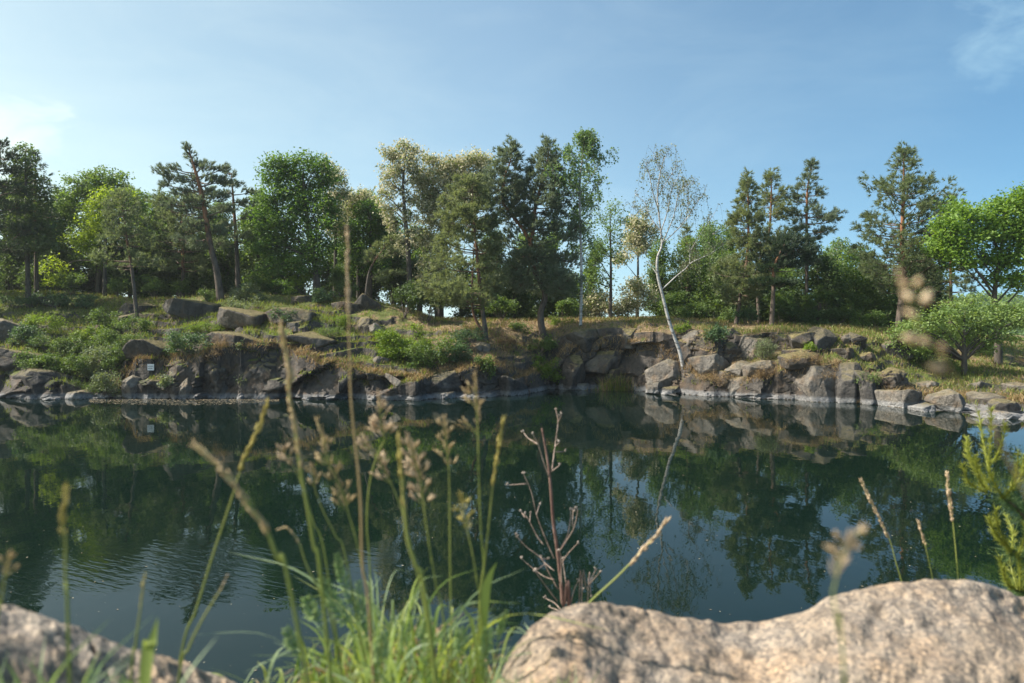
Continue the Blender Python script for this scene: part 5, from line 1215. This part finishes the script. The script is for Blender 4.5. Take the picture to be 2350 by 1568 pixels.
panicle_stem('small drooping tuft of spikelets left of the golden clustered ear', [(717, 1075), (720, 1100), (724, 1128)], [(745, 1180), (770, 1230), (800, 1310)], 1.15, [(.4, 14, -1), (.7, 18, 1), (.9, 14, -1)], 'spike')
panicle_stem('fan of pink spikelets left of the brown kinked ear', [(645, 1030), (660, 1050), (676, 1075)], [(695, 1120), (720, 1200), (750, 1300)], 1.15, [(.3, 14, 1), (.6, 18, 1), (.8, 16, -1)], 'spikep')
panicle_stem('open pink ear standing highest right of the tallest stem', [(870, 912), (872, 950), (878, 990), (882, 1010)], [(868, 1040), (850, 1100), (842, 1200), (850, 1330)], 1.2, [(.3, 14, 1), (.45, 22, 1), (.55, 14, -1), (.7, 22, -1), (.8, 20, 1), (.95, 24, -1), (1, 24, 1)], 'spikep', ls=20)
panicle_stem('one sided ear with comb like spikelets right of the tallest stem', [(838, 1008), (850, 1030), (866, 1055), (885, 1085), (900, 1115)], [(925, 1180), (945, 1260), (965, 1360), (978, 1440)], 1.15, [(.2, 14, -1), (.3, 16, -1), (.42, 18, -1), (.55, 16, 1), (.68, 14, 1), (.95, 26, -1), (.98, 20, -1)], 'spikep', ls=17)
spike_stem('smooth golden green ear, thickest in the centre of the clump', [(916, 1008), (918, 1050), (922, 1100), (928, 1170)], [(936, 1240), (955, 1300), (980, 1400)], .9, 13, 'spikeg', loose=.1, rs=1.8)
panicle_stem('wide feathery pink ear in the centre of the clump', [(938, 1010), (948, 1045), (958, 1075), (966, 1110), (972, 1160)], [(985, 1250), (1000, 1340), (1020, 1440)], 1.1, [(.15, 14, -1), (.2, 18, 1), (.35, 16, -1), (.45, 22, 1), (.55, 18, -1), (.65, 26, 1), (.72, 20, -1), (.85, 24, 1), (.92, 24, -1), (1, 22, -1), (1, 18, 1)], 'spikep', ls=20, nfull=1.4)
panicle_stem('slim pale ear on a straight stem left of the topmost short ear', [(1020, 964), (1022, 1000), (1026, 1040), (1030, 1080)], [(1032, 1180), (1033, 1290), (1035, 1420)], 1.2, [(.2, 10, -1), (.35, 13, 1), (.5, 14, -1), (.65, 14, 1), (.85, 22, -1), (.98, 18, 1)], 'spike', ls=16)
panicle_stem('ear with stubby side tufts on the straightest stem, topmost at the cliff foot', [(1090, 866), (1092, 900), (1094, 935), (1095, 960), (1097, 1000)], [(1099, 1100), (1104, 1220), (1112, 1330)], 1.2, [(.25, 20, -1), (.4, 24, -1), (.55, 26, -1), (.5, 10, 1), (.98, 32, -1), (1, 36, -1)], 'spike', ls=15)
spike_stem('golden narrow ear leaning right, rightmost ear of the clump', [(1155, 964), (1147, 1010), (1138, 1070), (1130, 1120)], [(1122, 1200), (1112, 1290), (1100, 1400)], 1.2, 12, 'spikeg', loose=.2)
panicle_stem('short yellow green ear low in the clump', [(1058, 1142), (1064, 1170), (1070, 1200), (1074, 1225)], [(1084, 1270), (1094, 1330), (1105, 1420)], 1.15, [(.3, 12, 1), (.45, 14, -1), (.6, 14, 1), (.75, 12, -1)], 'spikeg', ls=17)
spike_stem('curled brown tipped blade hanging over the lower left of the clump', [(642, 1214), (658, 1212), (676, 1228), (688, 1250)], [(705, 1300), (735, 1360), (760, 1420)], 1.1, 8, 'spike', loose=.05)
spike_stem('pale ear slanting right from behind the hollowed granite boulder', [(1531, 1194), (1505, 1230), (1470, 1268), (1440, 1300)], [(1410, 1330), (1350, 1386), (1300, 1450)], 1.5, 12, 'spikep', rs=1.5, ground=False)
spike_stem('slender grey ear leaning left behind the right boulder', [(1977, 1104), (1996, 1145), (2020, 1195), (2042, 1240)], [(2056, 1290), (2072, 1345), (2090, 1420)], 2.0, 8, 'spikep', ground=False)
spike_stem('short thin ear between two taller ears behind the right boulder', [(2109, 1200), (2116, 1225), (2124, 1255)], [(2132, 1290), (2142, 1340), (2150, 1420)], 2.0, 7, 'spikep', ground=False)
spike_stem('upright thin ear nearest the pine sapling behind the right boulder', [(2173, 1088), (2177, 1130), (2183, 1170), (2187, 1200)], [(2194, 1270), (2200, 1345), (2205, 1420)], 2.0, 8, 'spikep', ground=False)
panicle_stem('strongly blurred tan ear very close to the lens before the right boulder', [(1950, 1236), (1945, 1250), (1932, 1275), (1924, 1300), (1915, 1345)], [(1912, 1365), (1925, 1450), (1938, 1570)], .5, [(.1, 30, 1), (.2, 44, 1), (.35, 30, -1), (.5, 24, 1), (.6, 20, -1), (.75, 14, 1)], 'spikep', ls=23, nfull=1.6, rs=.6)
def z6(x, y): return ((2550 + x * .2232) / 1.2766, (780 + y * .2232) / 1.2766)
DE = .42; eP = [P3(*z6(x, y), DE) for x, y in ((350, 20), (400, 200), (450, 420), (560, 680), (720, 920), (900, 1090), (1000, 1260), (1090, 1430))] + [P3(2290, 1010, DE), P3(2400, 1250, DE), P3(2440, 1580, DE)]
eP.append(np.array([eP[-1][0], DE, nz_at(eP[-1][0], DE) - .02])); et = thing('flowering_grass', eP[-1], 'large blurred pink ear arching in front of the right hand trees', 'grass stem', GRP)
mb = MB(); tube(mb, smooth_path(eP[::-1], 6), [.0007, .0006, .0004, .0003], 5, 0, [.1, .5, .9]); mb.build('stem', M['stemd'], et, eP[-1], True)
mb = MB()
for x0, y0, x1, y1 in ((350, 30, 400, 130), (520, 285, 370, 185), (575, 280, 655, 155), (610, 450, 405, 345), (670, 520, 785, 330), (660, 670, 440, 590), (650, 985, 420, 925), (830, 1020, 630, 965), (1010, 1110, 910, 1030), (1010, 1375, 755, 1305), (1000, 1250, 900, 1180)):
    A_, B_ = P3(*z6(x0, y0), DE), P3(*z6(x1, y1), DE + R.uniform(-.01, .01)); L_ = np.linalg.norm(B_ - A_); spikelet(mb, A_, B_ - A_, L_ * 1.1, L_ * .46, R.random())
mb.build('seed_head', M['spikep'], et, eP[-1], True)
spike_stem('blurred yellow green ear with a side tuft at the left edge', [(152, 1122), (146, 1165), (143, 1200), (150, 1240)], [(150, 1300), (152, 1360), (156, 1430)], .75, 14, 'spikeg', loose=.35, gap=1.6)
panicle_stem('dark blurred tuft cut by the left frame edge', [(22, 1275), (16, 1300), (10, 1330)], [(0, 1400), (-10, 1480)], .7, [(.3, 16, 1), (.6, 22, -1), (.9, 20, 1)], 'spike', ls=14)
spike_stem('short green spike before the left boulder', [(332, 1322), (326, 1360), (322, 1400)], [(316, 1440), (310, 1490), (300, 1560)], .9, 9, 'spikeg', loose=.1, gap=1.8)
spike_stem('reddish tipped blade crossing the slanting golden stem', [(521, 1322), (508, 1350), (492, 1376)], [(460, 1430), (432, 1490), (410, 1560)], 1.0, 6, 'spikep', loose=.03)

def ribbon(mb, pts, w, var, fold=.25):
    p = smooth_path(pts, 5); n = len(p); T = np.gradient(p, axis=0); T /= np.linalg.norm(T, axis=1)[:, None]
    th = R.uniform(-.9, .9); s = np.array([math.cos(th), math.sin(th), 0]); S = s - T * (T @ s)[:, None]; S /= np.linalg.norm(S, axis=1)[:, None]
    nn = np.cross(T, S); f = np.linspace(0, 1, n); ww = w * np.clip(np.minimum(.55 + f * 1.2, (1 - f) * 2.2 + .04), 0, 1)
    V = np.stack([p - S * ww[:, None] * .5, p + nn * ww[:, None] * fold * .5, p + S * ww[:, None] * .5], 1).reshape(-1, 3)
    i = np.arange(n - 1)[:, None] * 3
    mb.add(V, np.concatenate([np.concatenate([i, i + 1, i + 4, i + 3], 1), np.concatenate([i + 1, i + 2, i + 5, i + 4], 1)]), None, 0, var)
def near_blade(label, pts, D, w, mat='nblade'):
    P = stem_path(pts, D); t = None
    mb = MB(); ribbon(mb, P[::-1], w, .6); o = mb.build('broad_grass', M[mat], None, P[-1], True); o.location = Vector(P[-1]); tag(o, label, 'grass blade', 'broad blades close to the lens')
near_blade('broad bright green blade before the left boulder', [(362, 1418), (348, 1480), (332, 1560)], .8, .017)
near_blade('broad pale blade at the right of the grass clump', [(1140, 1290), (1122, 1330), (1112, 1400)], 1.15, .014)
near_blade('light green blade curving left in the clump centre', [(1048, 1380), (1072, 1410), (1090, 1470)], 1.1, .012)
M['yarrow'] = leaf_mat('yarrow_leaf', (.20, .32, .09), (.42, .52, .22), .3)
def feather(label, pts, D, w, mat='yarrow'):
    w *= .85
    P = stem_path(pts, D); p = smooth_path(P[::-1], 8); base = P[-1]; mb = MB(); tube(mb, p, [.0012, .0008, .0004], 5, 0, .3)
    n = len(p)
    for i in range(int(n * .3), n - 1):
        f = (i - n * .3) / (n * .7); T = p[min(i + 1, n - 1)] - p[i - 1]; T /= np.linalg.norm(T)
        S = np.array([1., .35, 0]); S = S - T * (S @ T); S /= np.linalg.norm(S)
        for q in (-1, 1):
            d = S * q + T * .75 + R.normal(size=3) * .15; d /= np.linalg.norm(d); L = w * (.35 + .65 * math.sin((f * .85 + .12) * PI)) * R.uniform(.8, 1)
            spikelet(mb, p[i], d, L, L * .3, R.random())
            for e in (.45, .7): spikelet(mb, p[i] + d * L * e, d + S * .0 + T * R.uniform(-.2, 1.3), L * .4, L * .13, R.random())
    t = mb.build('yarrow_plant', M[mat], None, base, True); t.location = Vector(base); tag(t, label, 'leaf', 'feathery leaves in the grass clump')
feather('tall feathery leaf left of the yellow stem in the clump', [(772, 1268), (784, 1320), (802, 1370), (820, 1440)], 1.15, .016)
feather('wide feathery leaf at the left shoulder of the clump', [(738, 1325), (760, 1370), (790, 1420), (815, 1480)], 1.1, .02)
feather('pale feathery leaf with a white tip in the clump centre', [(822, 1332), (826, 1380), (835, 1430), (845, 1500)], 1.15, .016)
feather('low feathery leaf at the left foot of the clump', [(655, 1440), (672, 1480), (690, 1540)], 1.1, .018)
feather('small feathery leaf near the right boulder', [(1165, 1400), (1150, 1440), (1140, 1500)], 1.2, .014)

feather('feathery leaf between the brown kinked ear and the clustered ear', [(700, 1370), (720, 1410), (745, 1470)], 1.1, .02)
feather('pale feathery leaf right of the smooth golden ear', [(985, 1420), (975, 1460), (970, 1520)], 1.05, .018)
feather('bright feathery leaf left of the straight stemmed ear', [(1055, 1440), (1060, 1480), (1066, 1540)], 1.1, .02)
feather('feathery leaf at the right foot of the clump', [(1120, 1440), (1116, 1490), (1110, 1550)], 1.1, .02)
feather('broad feathery leaf at the clump front, low centre', [(880, 1450), (872, 1500), (866, 1560)], .95, .02)
# dense tuft: too many blades to count
for nm, mt, n, lab, hmax in (('grass_tuft', 'nblade', 420, 'dense fresh green blades at the foot of the ripe stems', .33), ('blue_grass_tuft', 'nblade2', 340, 'blue green blades at the foot of the ripe stems', .36), ('dry_grass_tuft', 'dry', 420, 'dry straw blades at the foot of the ripe stems', .24)):
    mb = MB()
    for i in range(n):
        D = R.uniform(1.0, 1.34); u = 905 + R.normal() * 150 if R.random() < .85 else R.uniform(500, 1260)
        x = (u - CU) / F * D; z = nz_at(x, D); g = np.array([x, D, z - .02])
        cen = math.exp(-((u - 900) / 190) ** 2)
        h = (.12 + (hmax - .12) * R.random() ** 1.15 * (.35 + .65 * cen)); ln = R.normal(size=2) * (.15 if R.random() < .85 else .34) * h
        pts = [g, g + np.array([ln[0] * .3, ln[1] * .3, h * .5]), g + np.array([ln[0] * .9, ln[1] * .9, h * .88]), g + np.array([ln[0] * 1.8, ln[1] * 1.6, h * R.uniform(.8, 1.05)])]
        ribbon(mb, pts, R.uniform(.0022, .0075), np.clip(.5 + .28 * R.normal(), 0, 1))
    tag(mb.build(nm, M[mt], smooth=True), lab, 'grass', kind='stuff')
# grass round the boulders' feet
mb = MB()
for i in range(160):
    u, D = (R.uniform(-150, 420), R.uniform(.66, .85)) if i % 2 else (R.uniform(1080, 1330), R.uniform(.9, 1.1))
    x = (u - CU) / F * D; z = max(nz_at(x, D), HC - (1600 - HY) / F * D - .05); g = np.array([x, D, z]); h = R.uniform(.03, .10); l = R.normal(size=2) * .4 * h
    ribbon(mb, [g, g + np.array([l[0] * .4, l[1] * .4, h * .6]), g + np.array([l[0], l[1], h])], R.uniform(.002, .004), R.random())
tag(mb.build('boulder_grass', M['nblade2'], smooth=True), 'thin blades growing round the near boulders', 'grass', kind='stuff')

# ------------------------------------------------------------------ dry forked weed
def z4(x, y): return ((1400 + x * .4464) / 1.2766, (1150 + y * .4464) / 1.2766)
DW = 2.1
M['weed'] = bark_mat('dry_weed', (.13, .07, .055), (.24, .15, .12), (.34, .24, .2), 60)
M['weedt'] = bark_mat('dry_weed_twig', (.22, .15, .12), (.40, .31, .26), None, 60)
M['bud'] = bark_mat('dry_bud', (.22, .17, .14), (.48, .41, .36), None, 120)
wb0 = P3(*z4(600, 1500), DW); wg = np.array([wb0[0], DW, nz_at(wb0[0], DW)])
t = thing('dry_weed', wg, 'dead reddish brown branching weed stalk behind the hollowed boulder', 'weed')
mb = MB(); main = [wg, P3(*z4(600, 1500), DW), P3(*z4(560, 1400), DW), P3(*z4(545, 1250), DW), P3(*z4(520, 1030), DW), P3(*z4(495, 850), DW), P3(*z4(480, 650), DW), P3(*z4(470, 540), DW), P3(*z4(450, 400), DW), P3(*z4(420, 235), DW)]
tube(mb, smooth_path(main, 6), [.0055, .006, .0052, .0047, .004, .0026], 8); mb.build('stalk', M['weed'], t, wg, True)
tw = [[(470, 560), (430, 450), (395, 340), (360, 275)], [(395, 340), (330, 300), (300, 262)], [(485, 520), (500, 400), (525, 200), (512, 115)], [(525, 200), (547, 150)], [(480, 520), (535, 480)], [(505, 360), (530, 330)], [(515, 390), (578, 388)],
      [(500, 1090), (440, 950), (385, 800), (350, 650), (300, 535)], [(385, 800), (405, 735)], [(320, 600), (190, 608)], [(430, 1000), (390, 945), (340, 850), (310, 800)], [(340, 850), (345, 790)], [(310, 820), (285, 785)],
      [(525, 1290), (470, 1190), (415, 1090), (320, 1015), (250, 940)], [(500, 1170), (440, 1120), (415, 1085)], [(500, 1230), (440, 1210), (380, 1170), (285, 1090)], [(435, 1130), (380, 1170)], [(415, 1090), (460, 1095)],
      [(535, 1045), (590, 960), (630, 890), (655, 780), (640, 760)], [(540, 1030), (590, 930), (610, 800), (605, 770)], [(620, 880), (625, 780)], [(545, 1130), (590, 1060), (655, 990)], [(550, 1290), (545, 1080), (530, 1040)], [(600, 1400), (575, 1230), (555, 1090)],
      [(520, 1370), (460, 1290), (380, 1180)], [(600, 1410), (560, 1340)], [(540, 1420), (500, 1380), (445, 1352)], [(530, 1430), (470, 1410)], [(610, 1380), (630, 1300), (660, 1235)], [(680, 1400), (715, 1290), (770, 1170)], [(730, 1260), (800, 1180)], [(665, 1400), (685, 1300)], [(720, 1400), (742, 1340)]]
for l in tw:
    dz = R.uniform(-.10, .10); P = [P3(*z4(*p), DW + dz * i / (len(l) - 1)) for i, p in enumerate(l)]
    if l[0][1] >= 1375 and l[0][0] > 640: P = [wg + np.array([.02, 0, .25])] + P
    mb = MB(); tube(mb, smooth_path(P, 5), [.0021, .0015, .001], 5, 0); br_ = mb.build('twig', M['weedt'], t, wg, True)
    hb_ = MB(); e = P[-1]
    for q in range(3): spikelet(hb_, e + R.normal(size=3) * .0015, np.array([R.normal() * .5, R.normal() * .5, 1]), .009 * R.uniform(.7, 1.2), .0055, .5)
    hb_.build('bud', M['bud'], br_, (0, 0, 0), True).location = Vector(-wg)

# ------------------------------------------------------------------ pine sapling at the right edge
def z5(x, y): return ((2300 + x * .41445) / 1.2766, (1150 + y * .41445) / 1.2766)
DP = 2.3
M['candle'] = leaf_mat('candle_needle', (.20, .24, .035), (.36, .38, .08), .3, tcol=(1.2, 1.2, .6))
M['pneedle'] = leaf_mat('sapling_needle', (.07, .13, .045), (.16, .24, .09), .3, tcol=(1.3, 1.25, .7))
M['pbark2'] = bark_mat('sapling_bark', (.10, .075, .05), (.24, .17, .10), None, 60)
rt = P3(2440, 1500, DP); rg = np.array([rt[0] + .1, DP, nz_at(rt[0] + .1, DP) - .05])
t = thing('pine_sapling', rg, 'young pine with yellow green candles reaching in at the right edge', 'young tree')
mb = MB(); trk = smooth_path([rg, P3(2425, 1600, DP), P3(2415, 1420, DP), P3(2440, 1150, DP), P3(2470, 900, DP)], 6); tube(mb, trk, [.02, .018, .014, .008], 8)
mb.build('trunk', M['pbark2'], t, rg, True)
brs = [[(2420, 1350), z5(1760, 960), z5(1689, 880), z5(1620, 800), z5(1545, 750)], [(2418, 1470), z5(1760, 1250), z5(1680, 1170), z5(1600, 1120)], [(2418, 1560), z5(1760, 1420), z5(1690, 1400), z5(1620, 1390)], [(2435, 1180), z5(1800, 700), z5(1750, 560), z5(1720, 480)]]
sh = [[[(1545, 750), (1470, 620), (1440, 480), (1455, 300), (1458, 105)], [(1440, 560), (1415, 420), (1385, 260), (1368, 130)], [(1450, 500), (1500, 440), (1540, 330), (1562, 215)], [(1450, 640), (1350, 520), (1290, 420), (1282, 310)], [(1420, 690), (1370, 600), (1345, 440)], [(1430, 710), (1330, 660), (1275, 590), (1250, 500)], [(1545, 750), (1610, 660), (1640, 540), (1645, 410)], [(1460, 700), (1400, 640), (1300, 480), (1290, 360)], [(1600, 700), (1680, 560), (1690, 440)]],
      [[(1600, 1130), (1520, 1030), (1460, 950), (1440, 880)], [(1600, 1120), (1510, 960), (1490, 820)], [(1600, 1120), (1610, 990), (1565, 865)], [(1640, 1150), (1690, 1040), (1700, 920)], [(1570, 1100), (1480, 1010), (1450, 900)]],
      [[(1620, 1390), (1550, 1290), (1510, 1150)], [(1640, 1395), (1600, 1240), (1580, 1110)], [(1660, 1400), (1660, 1260), (1640, 1130)], [(1680, 1400), (1700, 1280), (1700, 1150)], [(1600, 1390), (1560, 1330), (1540, 1230)]], []]
for bl_, shs in zip(brs, sh):
    P = [trk[int(len(trk) * .45)] * 0 + P3(u, y, DP - .02 * i) for i, (u, y) in enumerate(bl_)]
    P[0] = min(trk, key=lambda q: np.linalg.norm(q - P[0]))
    pth = smooth_path(P, 6); mb = MB(); tube(mb, pth, [.010, .007, .004], 6); bo = mb.build('branch', M['pbark2'], t, rg, True)
    nd = MB(); n = 150; s = R.random(n) ** .7; C = np.stack([np.interp(s, np.linspace(0, 1, len(pth)), pth[:, q]) for q in range(3)], 1)
    dr = np.gradient(pth, axis=0)[np.minimum((s * len(pth)).astype(int), len(pth) - 1)]; dr /= np.linalg.norm(dr, axis=1)[:, None]
    dr = dr * .6 + R.normal(size=(n, 3)) * .75; dr /= np.linalg.norm(dr, axis=1)[:, None]
    tufts(nd, C, dr, 5, .062, .0016, .25); nd.build('needles', M['pneedle'], bo, (0, 0, 0)).location = Vector(-rg)
    for l in shs:
        dz = R.uniform(-.12, .12); P = [P3(*z5(*p), DP - .08 + dz * i / (len(l) - 1)) for i, p in enumerate(l)]
        pth = smooth_path(P, 8); mb = MB(); tube(mb, pth, [.0030, .0026, .0018], 6, 0, .4)
        Ls = np.linalg.norm(np.diff(pth, axis=0), axis=1).sum(); n = int(Ls * 520); s = R.random(n)
        C = np.stack([np.interp(s, np.linspace(0, 1, len(pth)), pth[:, q]) for q in range(3)], 1)
        T = np.gradient(pth, axis=0)[np.minimum((s * len(pth)).astype(int), len(pth) - 1)]; T /= np.linalg.norm(T, axis=1)[:, None]
        o = np.cross(T, R.normal(size=(n, 3))); o /= np.linalg.norm(o, axis=1)[:, None]
        tufts(mb, C + o * .003, T * .85 + o * .6, 3, .02, .0016, .2); mb.build('candle', M['candle'], t, rg)


mb = MB(); boxv(mb, (0, 430, -9), (5200, 1000, 66)); hm, hn, ho = nodes('haze')  # haze volume, added to raise the shadows; it also veils the distant hill
pv = hn.nodes.new('ShaderNodeVolumePrincipled'); pv.inputs['Color'].default_value = (.86, .92, 1, 1); pv.inputs['Density'].default_value = .00032; pv.inputs['Anisotropy'].default_value = .3
hn.links.new(pv.outputs[0], ho.inputs['Volume'])
tag(mb.build('haze', hm), 'thin haze added to lift the dark tones and veil the far hill', 'haze', kind='stuff')
# ================================================================== SKY, SUN, CAMERA
SUN_AZ, SUN_EL = math.radians(-91), math.radians(48)          # azimuth from +Y, positive to the right
w = bpy.data.worlds.new('World'); sc.world = w; w.use_nodes = True
nt = w.node_tree; nt.nodes.clear()
sky = nt.nodes.new('ShaderNodeTexSky'); sky.sky_type = 'NISHITA'; sky.sun_disc = False
sky.sun_elevation = SUN_EL; sky.sun_rotation = SUN_AZ; sky.altitude = 200; sky.air_density = 1.0; sky.dust_density = 1.6; sky.ozone_density = 1.2
tc = nt.nodes.new('ShaderNodeTexCoord'); vec = tc.outputs['Generated']
va = N(nt, 'ShaderNodeVectorMath', operation='ADD'); nt.links.new(vec, va.inputs[0]); va.inputs[1].default_value = (0, 0, .10)
vn = N(nt, 'ShaderNodeVectorMath', operation='NORMALIZE'); nt.links.new(va.outputs[0], vn.inputs[0]); nt.links.new(vn.outputs[0], sky.inputs[0])
def cloud(center, rad, scale, thr):
    d = N(nt, 'ShaderNodeVectorMath', operation='DISTANCE'); nt.links.new(vec, d.inputs[0]); d.inputs[1].default_value = center
    n = noise(nt, mapping(nt, vec, 1, 1, 2.2), scale, 8, .6, .4)
    f = math_(nt, 'SUBTRACT', n, math_(nt, 'MULTIPLY', d.outputs['Value'], thr / rad))
    return f
def dirv(u, y):
    v = np.array([(u - CU) / F, 1, -(y - HY) / F]); return tuple(v / np.linalg.norm(v))
ca = ramp(nt, cloud(dirv(10, 350), .10, 9, .30), [(.27, (0, 0, 0)), (.65, (.5, .5, .5))])
cb = ramp(nt, cloud(dirv(2330, 65), .07, 11, .30), [(.27, (0, 0, 0)), (.6, (.3, .3, .3))])
thin = noise(nt, mapping(nt, vec, 1.2, 1.2, 4), 2.4, 7, .62, .5)
sxv = N(nt, 'ShaderNodeSeparateXYZ'); nt.links.new(vec, sxv.inputs[0])
side = N(nt, 'ShaderNodeMapRange'); nt.links.new(sxv.outputs[0], side.inputs[0]); side.inputs[1].default_value = -.75; side.inputs[2].default_value = .75
thin = math_(nt, 'SUBTRACT', thin, math_(nt, 'MULTIPLY', side.outputs[0], .2))
cc_ = ramp(nt, thin, [(.30, (0, 0, 0)), (.85, (.16, .16, .16))])
cl = mixc(nt, 1.0, mixc(nt, 1.0, ca, cb, 'ADD'), cc_, 'ADD')
cs = N(nt, 'ShaderNodeSeparateColor'); nt.links.new(cl, cs.inputs[0])
skyc = mixc(nt, math_(nt, 'MULTIPLY', cs.outputs[0], .8, True), sky.outputs[0], (6.2, 6.4, 6.8))
skyc = mixc(nt, 1.0, skyc, ramp(nt, side.outputs[0], [(0, (.74, .70, .50)), (.5, (.66, .70, .59)), (1, (.27, .45, .49))]), 'MULTIPLY')
bg = nt.nodes.new('ShaderNodeBackground'); bg.inputs[1].default_value = .15; nt.links.new(skyc, bg.inputs[0])
wo = nt.nodes.new('ShaderNodeOutputWorld'); nt.links.new(bg.outputs[0], wo.inputs[0])
ld = bpy.data.lights.new('sun', 'SUN'); ld.energy = 3.7; ld.angle = math.radians(.5); ld.color = (1, .93, .82)
lo = bpy.data.objects.new('sun', ld); COL.objects.link(lo)
sd = Vector((math.sin(SUN_AZ) * math.cos(SUN_EL), math.cos(SUN_AZ) * math.cos(SUN_EL), math.sin(SUN_EL)))
lo.rotation_euler = sd.to_track_quat('Z', 'Y').to_euler(); lo.location = (-30, 0, 40)

cam = bpy.data.cameras.new('camera'); co = bpy.data.objects.new('camera', cam); COL.objects.link(co)
co.location = (0, 0, HC); co.rotation_euler = (PI / 2, 0, 0)
cam.sensor_fit = 'HORIZONTAL'; cam.sensor_width = 36; cam.lens = F / 2350 * 36; cam.shift_y = -(784 - HY) / 2350
cam.clip_start = .05; cam.clip_end = 6000
cam.dof.use_dof = True; cam.dof.focus_distance = 10.0; cam.dof.aperture_fstop = 3.1; cam.dof.aperture_blades = 0
sc.camera = co
sc.view_settings.view_transform = 'Standard'; sc.view_settings.look = 'None'; sc.view_settings.exposure = 1.28; sc.view_settings.gamma = 1
sc.cycles.max_bounces = 8; sc.cycles.diffuse_bounces = 5; sc.cycles.glossy_bounces = 3; sc.cycles.transmission_bounces = 6; sc.cycles.transparent_max_bounces = 4
sc.cycles.use_denoising = True
